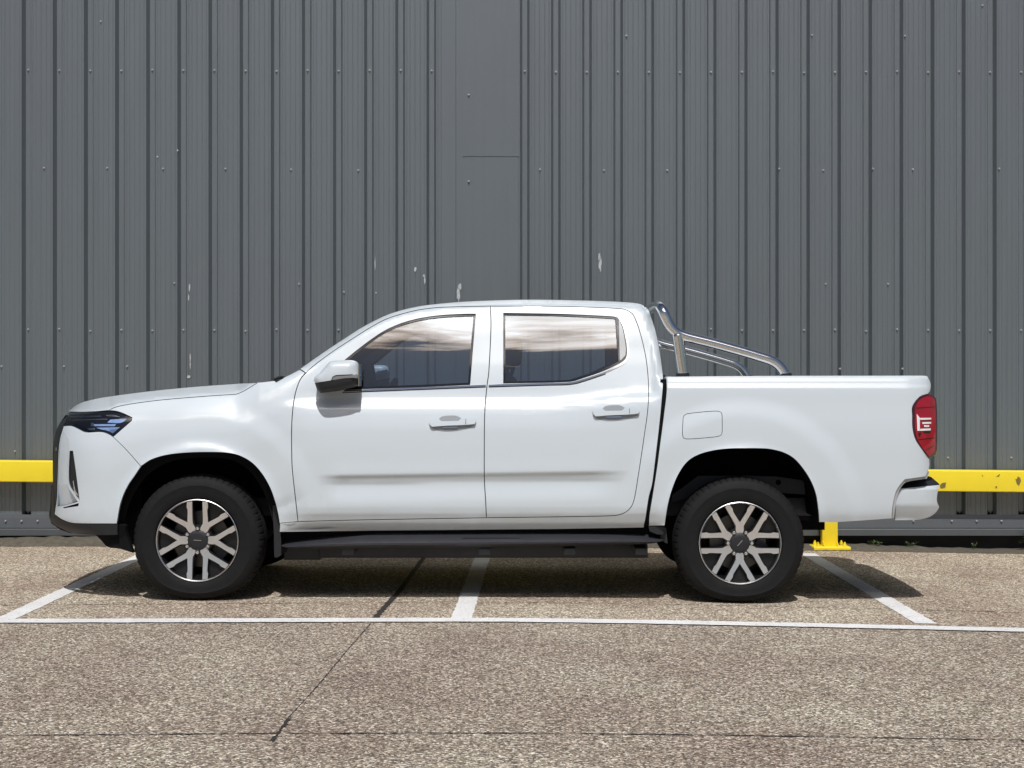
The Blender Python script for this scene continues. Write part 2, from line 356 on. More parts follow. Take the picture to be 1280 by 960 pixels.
# front line of the bays
a, b_, c = gp(0, 777.3), gp(640, 776.0), gp(1280, 788.5)
strip('bay_front_line', [(a[0]-4, a[1]), a, b_, c, (c[0]+4, c[1]-.02)], 0.13, LINEP, 0.006, jag=0.010)
WY = F/155.6-CD      # wall plane
l0, l1 = gp(160, 703), gp(20, 768); strip('bay_line', [ext(l1, l0, .42), l0, l1, ext(l0, l1, 0.13)], 0.112, LINEP, 0.003, jag=0.008)
l0, l1 = gp(603, 697), gp(577, 773); strip('bay_line', [ext(l1, l0, .32), l0, l1], 0.112, LINEP, 0.003, jag=0.008)
l0, l1 = gp(1014, 695), gp(1158, 780); strip('bay_line', [ext(l1, l0, .05), l0, l1], 0.118, LINEP, 0.003, jag=0.008)
l2 = (l1[0]+2.5, l1[1]); strip('bay_line', [(l0[0]+2.5, l0[1]), l2], 0.112, LINEP, 0.003, jag=0.008)
# joints and cracks
strip('slab_joint', [gp(0, 920), gp(330, 917.5), gp(640, 917), gp(960, 920.5), gp(1280, 926)], lambda t: 0.004+0.006*abs(math.sin(t*23)), TAR, 0.003, jag=0.008, step=0.02)
strip('slab_joint', [gp(532, 694), gp(500, 738), gp(466, 776)], 0.034, TAR, 0.003, jag=0.012, step=0.02)
strip('slab_joint', [gp(463, 780), gp(435, 812), gp(395, 860), gp(358, 900)], 0.003, TAR, 0.002, jag=0.009, step=0.015)
strip('slab_joint', [gp(362, 899), gp(352, 911), gp(340, 928)], 0.009, TAR, 0.0035, jag=0.015, step=0.015)
strip('slab_joint', [gp(0, 757), gp(560, 753), gp(900, 757), gp(1280, 766)], 0.006, TAR, 0.0025, jag=0.011, step=0.03)
# dirt strip at the foot of the wall
kp = []
for x in np.linspace(-12, 12, 400):
    z = float(zg(x)); kp.append((x, z))
V = []
for (x, z) in kp:
    j = rng.normal(0, .012); h = .018+.012*math.sin(x*3.1)+rng.normal(0, .004)
    zl = max(0.0, -x)*0.006
    V += [(x, WY-.32+j, z+.002), (x, WY-.27+j, z+h*.8+zl), (x, WY-.12, z+h+zl+.006), (x, WY+.03, z+h+zl)]
Fc = [(4*i+k, 4*i+4+k, 4*i+5+k, 4*i+1+k) for i in range(len(kp)-1) for k in range(3)]
tag(mk('dirt_strip', V, Fc, MOSS, smooth=True), kind='structure')

# ------------------------------------------------------------------ warehouse wall
wh = wempty('warehouse', (0, WY, 0)); tag(wh, 'dark grey ribbed metal clad warehouse wall behind the pickup truck', 'building')
SW = 155.6; PITCH = 38.93/SW; WX0 = (27-VX)/SW; ZT = 5.6; ZB = CAMH-(647-VY)/SW
prof = []; grooves = []
for k in range(-14, 52):
    x0 = WX0+k*PITCH
    if k in (14, 15):
        continue
    grooves.append(x0)
prof.append((-10.5, 0))
def vline(prof, x, d=0.0018, w=0.004): prof += [(x-w, 0), (x-w*.3, d), (x+w*.3, d), (x+w, 0)]
for k in range(-14, 52):
    x0 = WX0+k*PITCH
    if x0 < -10.3 or x0 > 10.3: continue
    if k not in (14, 15):
        prof += [(x0, 0), (x0+.0195, .046), (x0+.0195+.039, .046), (x0+.078, 0)]
    for q in (.092, .118, .158, .200, .236): vline(prof, x0+q)
prof.append((10.5, 0))
zs = [ZB, 1.0, 2.2, 3.4, ZT]
V = [(x, WY+y, z) for z in zs for x, y in prof]; n = len(prof)
Fc = [(j*n+i, j*n+i+1, (j+1)*n+i+1, (j+1)*n+i) for j in range(len(zs)-1) for i in range(n-1)]
mk('wall_cladding', V, Fc, WALLM, wh)
# flat cover sheet in the middle, with a lap joint
def wx(px): return (px-VX)/SW
def wz(py): return CAMH-(py-VY)/SW
m = MB(); zc = wz(195)
m.box(wx(579), wx(648.5), WY-.010, WY-.004, zc-.004, ZT); m.box(wx(580), wx(648), WY-.0065, WY-.003, wz(650), zc-.004)
m.box(wx(556), wx(569), WY-.004, WY-.0015, wz(650), ZT)
m.box(wx(634), wx(635.0), WY-.0125, WY-.010, wz(650), ZT-.02)
m.build('cover_sheet', WALLM, wh)
# base flashing with drip lip and plinth
m = MB()
P = [(0.0, ZB+.025), (-.006, ZB), (-.022, wz(659.5)), (-.018, wz(660.2)), (-.060, wz(661.2)), (-.064, wz(668.5)), (-.058, wz(668.5)), (-.01, wz(661.5)), (.0, wz(661))]
m.prism([(WY+a, b) for a, b in P], 'x', -10.5, 10.5); m.build('base_flashing', WALLD, wh)
m = MB(); m.box(-10.5, 10.5, WY+.04, WY+.3, -.2, wz(650)); m.build('plinth', CONC, wh)
# dark closures seen at the bottom of each groove
gc = None
for x0 in grooves:
    if abs(x0) < 4.6:
        if gc is None:
            m = MB(); m.prism([(.018, ZB+.002), (.060, ZB+.002), (.055, ZB+.05), (.040, ZB+.02), (.023, ZB+.05)], 'y', .026, .037)
            gc = m.build('groove_closure', LINER, None, origin=(0, 0, 0)); o = gc
        else: o = gc.copy(); COL.objects.link(o)
        o.parent = wh; o.location = (x0, 0, 0)
m = MB(); m.box(-10.5, 10.5, WY+.3, WY+14, -.2, ZT-.05); m.build('side_wall', WALLD, wh)
m = MB(); m.box(-10.6, 10.6, WY-.06, WY+14.1, ZT+.001, ZT+.14); m.build('roof', ROOFM, wh)
# screws
def screw_mesh():
    V = []; n = 8
    for r, y in ((.009, 0), (.009, -.004), (.0060, -.0045), (.0055, -.013), (.0, -.0135)):
        for k in range(n): t = 2*math.pi*k/n; V.append((r*math.cos(t), y, r*math.sin(t)))
    F_ = [(j*n+k, (j+1)*n+k, (j+1)*n+(k+1) % n, j*n+(k+1) % n) for j in range(4) for k in range(n)]
    me = bpy.data.meshes.new('screw'); me.from_pydata(V, [], F_); me.materials.append(SCREW); me.update(); return me
sm = screw_mesh(); spts = []
for x0 in grooves:
    xc = x0+.039; px = VX+xc*SW
    if -5 < px < 1285:
        spts.append((xc, wz(86+px*.0025+random.uniform(-1, 1)), WY+.046))
        if px < 440 or px > 835: spts.append((xc, wz(412.5+random.uniform(-1.5, 1.5)), WY+.046))
for px, py in ((55, 210), (134, 210), (204, 211), (282, 211), (364, 212), (448, 213), (675, 212), (755, 213), (834, 213), (974, 211), (1029, 213), (1091, 211), (1141, 212), (1249, 211),
               (126, 27), (1015, 44), (1131, 45), (1228, 7), (783, 45), (586, 227), (586, 119), (1185, 572), (1264, 572), (19, 564),
               (2, 458), (80, 458), (159, 458), (1050, 461), (1128, 461), (218, 354), (374, 355), (430, 365), (1032, 355), (1110, 355), (1188, 355), (841, 261)):
    spts.append((wx(px), wz(py), WY-(0.010 if 579 < px < 648 else 0)))
for px in (1020+16, 1141, 1189, 1220, 1251): pass
for i, (x, z, y) in enumerate(spts[:88]):
    o = bpy.data.objects.new('screw', sm); COL.objects.link(o); o.parent = wh; o.location = (x, y-WY, z)
for px in (8, 28, 48, 1141, 1189, 1220, 1251):
    o = bpy.data.objects.new('screw', sm); COL.objects.link(o); o.parent = wh; o.location = (wx(px), -.017, wz(651))
# bare scuffs
def blob(cx, cy, w, h, n=14, j=.35):
    return [(cx+w*math.cos(2*math.pi*k/n)*(1+random.uniform(-j, j)), cy+h*math.sin(2*math.pi*k/n)*(1+random.uniform(-j, j))) for k in range(n)]
m = MB()
for px, py, w, h in ((750, 330, 2, 9), (749, 322, 1.5, 5), (573, 368, 2.2, 9), (575, 358, 2, 4), (519, 337, 1.6, 3), (531, 350, .8, 5), (530, 345, 1.2, 1.8), (237, 360, .8, 5), (236, 372, .7, 4), (236, 471, 1.8, 2), (238, 448, .7, 6), (238, 457, .6, 4), (469, 330, .5, 7), (470, 366, 1.2, 1),
                   (222, 188, 1, 1), (197, 196, 1.2, 1.2)):
    m = MB(); m.prism([(wx(a), wz(b)) for a, b in blob(px, py, w, h)], 'y', WY-.0135 if 579 < px < 648 else WY-.006, WY-.001); m.build('paint_scuff', SCUFF, wh)

# ------------------------------------------------------------------ yellow barrier
gr = wempty('guard_rail', (2.4, WY-.2, 0)); tag(gr, 'yellow painted steel guard rail running along the foot of the grey wall behind the truck', 'guard rail')
def railz(X): return wz(581.2)-0.0102*(X-wx(60))
RY0, RY1 = WY-.15, WY-.045
V = []; N_ = 40
sect = [(RY1, .012), (RY0+.006, .010), (RY0, .004), (RY0-.003, -.03), (RY0-.003, -.115), (RY0, -.152), (RY0+.006, -.158), (RY1, -.160)]
for i in range(N_+1):
    X = -8+16*i/N_
    for (y, dz) in sect: V.append((X, y, railz(X)+dz+.028))
k = len(sect); Fc = [(i*k+j, i*k+(j+1) % k, (i+1)*k+(j+1) % k, (i+1)*k+j) for i in range(N_) for j in range(k)]+[tuple(range(k)), tuple(range(N_*k, (N_+1)*k))[::-1]]
m = MB(); m.add(V, Fc); m.build('beam', YELLOW, gr, angle=30)
def chip(px, pts): m = MB(); m.prism([(wx2(px+a), wz2(b)) for a, b in pts], 'y', RY0-.0055, RY0-.001); m.build('paint_chip', RUSTG, gr)
SR = F/(CD+RY0)
def wx2(px): return (px-VX)/SR
def wz2(py): return CAMH-(py-VY)/SR
chip(1175, [(0, 606), (3, 603.5), (7.5, 603), (6.5, 609), (3, 610), (0, 609.5)])
chip(1269, [(0, 598.5), (2, 599), (3, 595.5), (6, 597), (7, 601), (5, 606), (4.5, 607), (2, 605)])
chip(1245, [(0, 596), (3, 593.5), (5, 592.5), (3.5, 595.5)]); chip(1244, [(0, 608), (2, 607.5), (2.2, 609.5), (.4, 610)]); chip(1227, [(0, 593.5), (.8, 593.5), (1.8, 595.5), (1.4, 596)])
def post(px):
    b = ground_pt(px, 683.5); X = b[0]; Y = b[1]; z = b[2]
    Yp = RY0-.075
    p = MB(); p.box(X-.061, X+.061, Yp, Yp+.07, z+.03, railz(X)+.02)
    o = p.build('post', YELLOW, gr, bevel=.004)
    q = MB(); q.box(X-.145, X+.145, Yp-.09, Yp+.12, z+.004, z+.03)
    for sx in (-1, 1): q.prism([(Yp-.06, z+.03), (Yp, z+.03), (Yp, z+.07)], 'x', X+sx*.055-.004, X+sx*.055+.004)
    q.build('foot_plate', YELLOW, gr, bevel=.006)
    for sx in (-1, 1):
        for yy in (-.05, .08):
            r = MB(); r.tube([(X+sx*.105, Yp+yy, z+.028), (X+sx*.105, Yp+yy, z+.052)], .013, 8); r.tube([(X+sx*.105, Yp+yy, z+.05), (X+sx*.105, Yp+yy, z+.065)], .007, 8)
            r.build('bolt', YELLOW, gr)
for px in (1031, 560, 90+0): 
    if px == 1031: post(px)
# posts further along the rail, hidden behind the truck
post(1031-2.6*160); post(1031-5.0*160)

# ------------------------------------------------------------------ weeds
def weed(name, px, spread, h, n, label, lsize=.03, Y=None):
    X = wx(px); Yw = WY-.09 if Y is None else Y; z = float(zg(X))+.02
    r = wempty(name, (X, Yw, z)); tag(r, label, 'weed')
    st = MB(); lf = MB()
    for i in range(n):
        a = random.uniform(-1, 1); hh = h*random.uniform(.5, 1.0); bx = X+random.uniform(-.3, .3)*spread
        top = (bx+a*spread*.6, Yw-random.uniform(0, .08), z+hh)
        st.tube([(bx, Yw, z-.02), ((bx+top[0])/2+.01, Yw-.01, z+hh*.6), top], .0015, 5)
        for k in range(5):
            t = random.uniform(.3, 1); c = Vector((bx+(top[0]-bx)*t, Yw+(top[1]-Yw)*t, z+hh*t))
            d = Vector((random.uniform(-1, 1), random.uniform(-1, .3), random.uniform(-.2, .7))).normalized(); s_ = d.cross(Vector((0, 0, 1))).normalized()
            L = lsize*random.uniform(.6, 1.2)
            lf.add([c, c+d*L*.45+s_*L*.3, c+d*L, c+d*L*.45-s_*L*.3+Vector((0, 0, .004))], [(0, 1, 2, 3)])
    st.build('stem', LEAF, r); lf.build('leaves', LEAF, r)
weed('weed', 1090, .10, .055, 9, 'low feathery green weed in front of the wall base just right of the yellow post')
weed('weed', 1134, .07, .05, 6, 'thin wiry weed at the wall base between the feathery weed and the picture edge', .02)
weed('weed', 1211, .06, .05, 5, 'tiny sprig of weed at the wall base between the wiry and broad-leaved weeds', .018)
weed('weed', 1280, .08, .16, 8, 'broad-leaved tall green weed at the wall base, far right edge', .07)
weed('weed', 27, .05, .04, 4, 'short dry weed tuft at the wall base at the far left, under the rail', .018)

# ================================================================== TRUCK
YC = 0.93
truck = wempty('pickup_truck', (-.36, YC, 0)); tag(truck, 'white double cab pickup truck with chrome roll bar parked side-on across the bays', 'pickup truck')

def cr(pts, step=3.0, closed=False, ang=38):
    """Catmull-Rom through pts, keeping sharp corners"""
    P = [np.array(p, float) for p in pts]; n = len(P); out = []
    def corner(i):
        if not closed and (i == 0 or i == n-1): return True
        a = P[i]-P[i-1]; b = P[(i+1) % n]-P[i]; na, nb = np.linalg.norm(a), np.linalg.norm(b)
        if na < 1e-6 or nb < 1e-6: return True
        return math.degrees(math.acos(np.clip(a@b/na/nb, -1, 1))) > ang
    cs = [corner(i) for i in range(n)]
    for i in range(n if closed else n-1):
        p1, p2 = P[i], P[(i+1) % n]
        d = np.linalg.norm((p2-p1)[:2])
        p0 = P[i-1] if not cs[i] else 2*p1-p2
        p3 = P[(i+2) % n] if not cs[(i+1) % n] else 2*p2-p1
        if not cs[i]:   # chord-limit tangents
            l = np.linalg.norm((p1-p0)[:2]); p0 = p1+(p0-p1)*min(1, 1.6*d/max(l, 1e-6))
        if not cs[(i+1) % n]:
            l = np.linalg.norm((p3-p2)[:2]); p3 = p2+(p3-p2)*min(1, 1.6*d/max(l, 1e-6))
        k = max(1, int(round(d/step)))
        for j in range(k):
            t = j/k; out.append(.5*((2*p1)+(-p0+p2)*t+(2*p0-5*p1+4*p2-p3)*t*t+(-p0+3*p1-3*p2+p3)*t**3))
    if not closed: out.append(P[-1])
    return np.array(out)

def inside(px, py, poly):
    x0, y0 = poly[:, 0], poly[:, 1]; x1, y1 = np.roll(x0, -1), np.roll(y0, -1)
    res = np.zeros(len(px), bool)
    for a, b, c_, d in zip(x0, y0, x1, y1):
        cnd = (b > py) != (d > py)
        if b != d: res ^= cnd & (px < (c_-a)*(py-b)/(d-b)+a)
    return res
def dist_poly(px, py, poly, closed=True):
    P = np.asarray(poly); Q = np.roll(P, -1, 0)
    if not closed: P, Q = P[:-1], Q[:-1]
    best = np.full(np.shape(px), 1e9)
    for (a, b) in zip(P, Q):
        d = b-a; L = d@d+1e-12; t = np.clip(((px-a[0])*d[0]+(py-a[1])*d[1])/L, 0, 1)
        best = np.minimum(best, np.hypot(px-a[0]-t*d[0], py-a[1]-t*d[1]))
    return best
def inset(poly, d):
    P = poly; A = np.roll(P, 1, 0); B = np.roll(P, -1, 0)
    e1 = P-A; e2 = B-P; e1 /= (np.linalg.norm(e1, axis=1)[:, None]+1e-9); e2 /= (np.linalg.norm(e2, axis=1)[:, None]+1e-9)
    nn = np.stack([-(e1[:, 1]+e2[:, 1]), e1[:, 0]+e2[:, 0]], 1); l = np.linalg.norm(nn, axis=1)[:, None]; nn /= np.maximum(l, .5)
    area = .5*np.sum(P[:, 0]*B[:, 1]-B[:, 0]*P[:, 1])
    return P+nn*d*(1 if area > 0 else -1)
def sstep(x, a, b):
    t = np.clip((x-a)/(b-a), 0, 1); return t*t*(3-2*t)
def pchip(xs, ys):
    xs = np.array(xs, float); ys = np.array(ys, float); h = np.diff(xs); dl = np.diff(ys)/h; m_ = np.zeros(len(xs))
    for i in range(1, len(xs)-1):
        if dl[i-1]*dl[i] > 0: m_[i] = 2*dl[i-1]*dl[i]/(dl[i-1]+dl[i])
    m_[0], m_[-1] = dl[0], dl[-1]
    def f(x):
        x = np.asarray(x, float); xc = np.clip(x, xs[0], xs[-1]); i = np.clip(np.searchsorted(xs, xc, 'right')-1, 0, len(xs)-2)
        t = (xc-xs[i])/h[i]; return ys[i]*(1+2*t)*(1-t)**2+h[i]*m_[i]*t*(1-t)**2+ys[i+1]*t*t*(3-2*t)+h[i]*m_[i+1]*t*t*(t-1)
    return f

# --- silhouettes (photo pixels)
SIL_HOOD = cr([(86,514),(88.5,511.5),(92.5,508),(98,504.7),(104,502.2),(125,497.3),(150,493.6),(175,490.3),(200,487.5),(225,485),(250,482.8),(275,481),(300,479.3),(322,478.2),(345,475.2)], 4)
SIL_ROOF = cr([(345,475.2),(355,471.5),(375,460.5),(402.5,441.5),(427.5,425),(452.5,409),(480,395),(500,388),(520,383.3),(540,380.3),(577.5,377),(615,375.3),(662,374.3),(725,375.2),(775,377),(797,379),(806,382.5),(811,388),(814,396),(820,415),(825,440),(828,462),(829,475),(828,492)], 4)
SHUT_HOOD = cr([(136,512.7),(145,508.7),(162.5,505),(200,500),(250,495.7),(280,493.6),(295,492.6),(302,490),(311,485),(322,478.2)], 3)

doorT = pchip([375,384,396,440,470,482,492,499,505,508,512,517,540,575,600,632,640,648,653,660,668],
              [.285,.262,.235,.160,.112,.096,.084,.073,.055,.045,.038,.030,.009,.0,.001,.004,.010,.026,.036,.062,.11])
boxT = pchip([468,471,473,481.5,484,505,540,570,600,625,640,655], [.085,.064,.056,.041,.035,.024,.008,.003,.003,.008,.016,.04])
fendT = pchip([-18,-12,-6,-2,0,6,15,30,50,80,120,150,165], [.42,.30,.19,.125,.105,.085,.062,.036,.016,.006,.006,.014,.03])
shutX, shutY = np.concatenate([[60, 80, 100, 118, 128], SHUT_HOOD[:, 0], [345, 420]]), np.concatenate([[519, 518.2, 517, 515.5, 514.3], SHUT_HOOD[:, 1], [472, 440]])
xfT = pchip([478,505,514,527,541,560,600,635,648,655,662,668,700], [110,94,85,75,69,65.5,65,62,61,63.5,74,90,120])
CREASE = lambda px: 594.5-(px-410)*0.0145
def D(px, py):
    px = np.asarray(px, float); py = np.asarray(py, float)
    d_door = doorT(py+14*np.clip((px-670)/125, 0, 1)**1.6*np.exp(-((py-506)/22)**2))
    # lower door crease: concave scoop under a sharp edge, fading at both ends
    w = sstep(px, 392, 430)*(1-sstep(px, 730, 797)); s = py-CREASE(px)
    scoop = np.where(s < 0, -.006*np.exp(-(s/14)**2), .0)+np.where(s >= 0, .017*np.clip(s/11, 0, 1)*(1-sstep(s, 11, 38))-.006*np.exp(-(s/3)**2), 0)
    d_door = d_door+w*scoop
    # shoulder line rising towards the rear
    rr = sstep(px, 690, 800)*np.exp(-((py-495)/12)**2)*.010
    v = py-np.interp(px, shutX, shutY)
    d_f = fendT(v)
    wf = 1-sstep(px, 335, 400)
    # ahead of the front pillar keep the cab profile high up
    d = d_door*(1-wf)+d_f*wf
    d_box = boxT(py)
    wb = sstep(px, 812, 834)
    d = d*(1-wb)+d_box*wb
    # wheel arch flares
    for cx, cy, ro, dirn in ((248, 672, 101, 1), (927, 672, 97, -1)):
        r = np.hypot(px-cx, (py-cy)*.93)
        up = sstep(cy+20-py, 0, 40)
        lip = -.020*np.exp(-((r-ro)/9.0)**2)
        bulge = -.016*(1-sstep(r, 138, 166))
        if dirn == 1: bulge = bulge*sstep(px, 165, 235)
        d = d+(lip+bulge)*(1 if True else up)
    # front corner
    xf = xfT(py); u = np.clip((150-px)/(150-xf), 0, .9995)
    d = d+np.where(px < 150, .40*(1-np.sqrt(1-u**2.6)), 0)
    # rear corner of the cargo box
    u2 = np.clip((px-1128)/(1164.5-1128), 0, .999)
    d = d+np.where(px > 1128, .10*(1-np.sqrt(1-u2**2.4)), 0)
    # roof edge rounding
    m_ = (px > 345) & (px < 834)
    if np.any(m_):
        dd = dist_poly(px[m_] if px.ndim else px, py[m_] if py.ndim else py, SIL_ROOF[::2], False)
        add = .085*np.clip(1-dd/9.0, 0, 1)**2*(1-sstep(py[m_] if py.ndim else py, 440, 500))
        d = d.copy(); d[m_] = d[m_]+add
    return np.minimum(d, .62)

def nrm(fun, px, py, e=.4):
    a = U(px+e, py, fun(px+e, py))-U(px-e, py, fun(px-e, py)); b = U(px, py+e, fun(px, py+e))-U(px, py-e, fun(px, py-e))
    n = np.cross(a, b); n /= np.linalg.norm(n, axis=1)[:, None]+1e-12
    n *= np.where(n[:, 1] > 0, -1, 1)[:, None]
    return n

def mirror(V, Fc, Nn=None):
    V2 = np.array(V, float).copy(); V2[:, 1] = 2*YC-V2[:, 1]
    F2 = [list(f)[::-1] for f in Fc]
    N2 = None
    if Nn is not None: N2 = np.array(Nn).copy(); N2[:, 1] *= -1
    return V2, F2, N2

def panel(name, outline, m, parent, holes=(), fun=D, off=0.0, gap=.55, flange=.022, grid=4.0, step=3.0, both=True, parents=None, smooth_corner=38, raw=False, crease=False):
    P = outline if raw else cr(outline, step, True, smooth_corner)
    if gap: P = inset(P, gap)
    H = [(h if raw else cr(h, step, True, smooth_corner)) for h in holes]
    f2 = (lambda a, b: fun(a, b)+off)
    x0, y0 = P.min(0); x1, y1 = P.max(0)
    gxv, gyv = np.meshgrid(np.arange(x0+1, x1, grid), np.arange(y0+1, y1, grid)); gxv = gxv.ravel(); gyv = gyv.ravel()
    ok = inside(gxv, gyv, P) & (dist_poly(gxv, gyv, P) > grid*.42)
    if crease:   # extra rows of points along the pressed crease, so its edge stays sharp
        ok &= np.abs(gyv-CREASE(gxv)) > 2.6
        cx = np.arange(max(x0, 392)+1, x1, 3.0)
        for dy in (-2.4, -.45, .45, 2.4, 4.6):
            cyv = CREASE(cx)+dy; ok &= (np.abs(gyv-CREASE(gxv)-dy) > 1.2)
            gxv = np.concatenate([gxv, cx]); gyv = np.concatenate([gyv, cyv]); ok = np.concatenate([ok, inside(cx, cyv, P) & (dist_poly(cx, cyv, P) > 1.2)])
    for h in H: ok &= ~inside(gxv, gyv, h) & (dist_poly(gxv, gyv, h) > grid*.42)
    pts = [Vector((a, b)) for a, b in P]; edges = [(i, (i+1) % len(P)) for i in range(len(P))]; loops = [list(range(len(P)))]
    for h in H:
        b0 = len(pts); pts += [Vector((a, b)) for a, b in h]; edges += [(b0+i, b0+(i+1) % len(h)) for i in range(len(h))]; loops.append(list(range(b0, b0+len(h))))
    pts += [Vector((a, b)) for a, b in zip(gxv[ok], gyv[ok])]
    vo, eo, fo, ov, _, _ = geometry.delaunay_2d_cdt(pts, edges, [], 0, 1e-5)
    vx = np.array([[v[0], v[1]] for v in vo]); tri = np.array([list(f) for f in fo]); cen = vx[tri].mean(1)
    keep = inside(cen[:, 0], cen[:, 1], P)
    for h in H: keep &= ~inside(cen[:, 0], cen[:, 1], h)
    tri = tri[keep]
    a = vx[tri[:, 1]]-vx[tri[:, 0]]; b = vx[tri[:, 2]]-vx[tri[:, 0]]; ar = a[:, 0]*b[:, 1]-a[:, 1]*b[:, 0]
    tri = tri[np.abs(ar) > 1e-4]; ar = ar[np.abs(ar) > 1e-4]
    tri[ar > 0] = tri[ar > 0][:, ::-1]          # pixel y is down -> outward faces -Y
    V = U(vx[:, 0], vx[:, 1], f2(vx[:, 0], vx[:, 1])); N = nrm(f2, vx[:, 0], vx[:, 1])
    V = V.tolist(); N = N.tolist(); Fc = [list(t)[::-1] for t in tri]
    # orientation check on the first face
    VA = np.array(V); FA = np.array(Fc)
    cy = np.cross(VA[FA[:, 1]]-VA[FA[:, 0]], VA[FA[:, 2]]-VA[FA[:, 0]])[:, 1]
    Fc = [f[::-1] if c > 0 else f for f, c in zip(Fc, cy)]
    # flange along every loop
    if flange:
        src = [P]+H
        for li, L in enumerate(src):
            sgn = 1 if (.5*np.sum(L[:, 0]*np.roll(L[:, 1], -1)-np.roll(L[:, 0], -1)*L[:, 1])) > 0 else -1
            if li: sgn = -sgn
            d2 = f2(L[:, 0], L[:, 1]); W0 = U(L[:, 0], L[:, 1], d2); 
            tn = np.roll(W0, -1, 0)-np.roll(W0, 1, 0); tn /= np.linalg.norm(tn, axis=1)[:, None]+1e-9
            # outward in-plane normal
            on = np.cross(tn, np.array([0, 1, 0])); on /= np.linalg.norm(on, axis=1)[:, None]+1e-9
            # make sure it points out of the material
            mid = W0.mean(0); 
            on *= sgn
            fn = nrm(f2, L[:, 0], L[:, 1])
            i0 = len(V)
            W1 = W0.copy(); W1[:, 1] += flange
            V += W0.tolist()+W1.tolist(); n = len(L)
            nn_ = on; N += nn_.tolist()*2
            for i in range(n):
                j = (i+1) % n; q = [i0+i, i0+j, i0+n+j, i0+n+i]
                A, B, Cc = np.array(V[q[0]]), np.array(V[q[1]]), np.array(V[q[2]])
                if np.cross(B-A, Cc-A)@nn_[i] < 0: q = q[::-1]
                Fc.append(q)
    pr = parents if parents else (parent, parent)
    objs = [mk(name, V, Fc, m, pr[0], normals=N)]
    if both:
        V2, F2, N2 = mirror(V, Fc, N); objs.append(mk(name, V2, F2, m, pr[1], normals=N2))
    return objs

# silhouette cap across the truck
def cap(name, px, py, m, fun=D, off=0.0, bulge=(0, 0), p=2.5, nx=16, parent=None, inward=0.0, extra=None):
    px = np.asarray(px, float); py = np.asarray(py, float)
    A = U(px, py, fun(px, py)+off); 
    V = []; n = len(px)
    for j in range(nx+1):
        t = j/nx; k = 1-abs(2*t-1)**p
        Q = A.copy(); Q[:, 1] = A[:, 1]*(1-t)+(2*YC-A[:, 1])*t
        bx = bulge[0](np.linspace(0, 1, n)) if callable(bulge[0]) else bulge[0]
        bz = bulge[1](np.linspace(0, 1, n)) if callable(bulge[1]) else bulge[1]
        Q[:, 0] += bx*k; Q[:, 2] += bz*k
        V += Q.tolist()
    Fc = [(j*n+i, j*n+i+1, (j+1)*n+i+1, (j+1)*n+i) for j in range(nx) for i in range(n-1)]
    VA = np.array(V); FA = np.array(Fc); nv = np.cross(VA[FA[:, 1]]-VA[FA[:, 0]], VA[FA[:, 2]]-VA[FA[:, 0]])
    out = VA[FA].mean(1)-np.array([-.36, YC, .7])
    if (nv*out).sum() < 0: Fc = [f[::-1] for f in Fc]
    return mk(name, V, Fc, m, parent or truck, smooth=True)

# --- shared lines
FARCH = [(146.5,655),(147.9,642.5),(150.4,630),(154.7,617.5),(161,605),(167.3,596),(176,583),(190,574.3),(210,568.6),(235,566),(265,565.4),(285,566.4),(300,570),(315,578.7),(327.5,592.5),(337.5,610),(343.7,627.5),(347.5,643),(349,653)]
RARCH = [(831,657),(834.7,633),(839.7,613.5),(847.6,594),(858.5,578),(872,569),(890,563.6),(910,561),(932,560.5),(948,560.6),(962.5,561.5),(980,566),(995,575.5),(1010,595),(1019,615),(1022.5,635),(1024,652.5)]
BUMPF = [(141,546),(158,562.5),(176,580)]
W1 = [(432,487.2),(430,450.5),(452.5,432.5),(477.5,415),(500,404.5),(525,397.5),(552.5,393.7),(580,392.2),(595,392),(594.3,400),(591,440),(588,478.5),(587.5,481.3),(520,484.2)]
W2 = [(629,479.5),(629,391),(700,392.2),(766,395.4),(772,397),(779,410),(783.5,435),(783,446),(777.5,452.5),(755,463.7),(730,472.5),(712,477.4)]
DL = [(382.5,466),(375,475),(369,492.5),(365.7,515),(364.5,540),(365,580),(366.7,600),(369,620),(372.5,652)]   # front shut line
DB = [(613,382.5),(613.7,410),(611,465),(608.7,482.5),(606,515),(605.3,560),(605.5,600),(607,625),(608,647.3)]  # B pillar line
ROOFD = [(382.5,466),(390,458.7),(415,440),(440,423.7),(460,411),(480,400),(500,393),(525,387),(552.5,384),(590,383),(613,382.5)]
ROOFR = [(613,382.5),(700,383),(762.5,385),(780,386.5),(788,390),(792.5,395),(800,415),(807.5,447.5),(810.7,480),(810,510),(805,547.5),(797.5,597.5),(793.7,620),(790,632),(782.5,640),(770,644.3),(725,645.7),(608,647.3)]
LDB = [(372.5,652),(450,650),(608,647.3)]

# doors
fd = panel('front_door', DL+LDB[1:]+DB[::-1][1:]+ROOFD[::-1][1:-1], WHITE, truck, holes=[W1], crease=True)
rd = panel('rear_door', ROOFR+DB[::-1][1:-1], WHITE, truck, holes=[W2], crease=True)
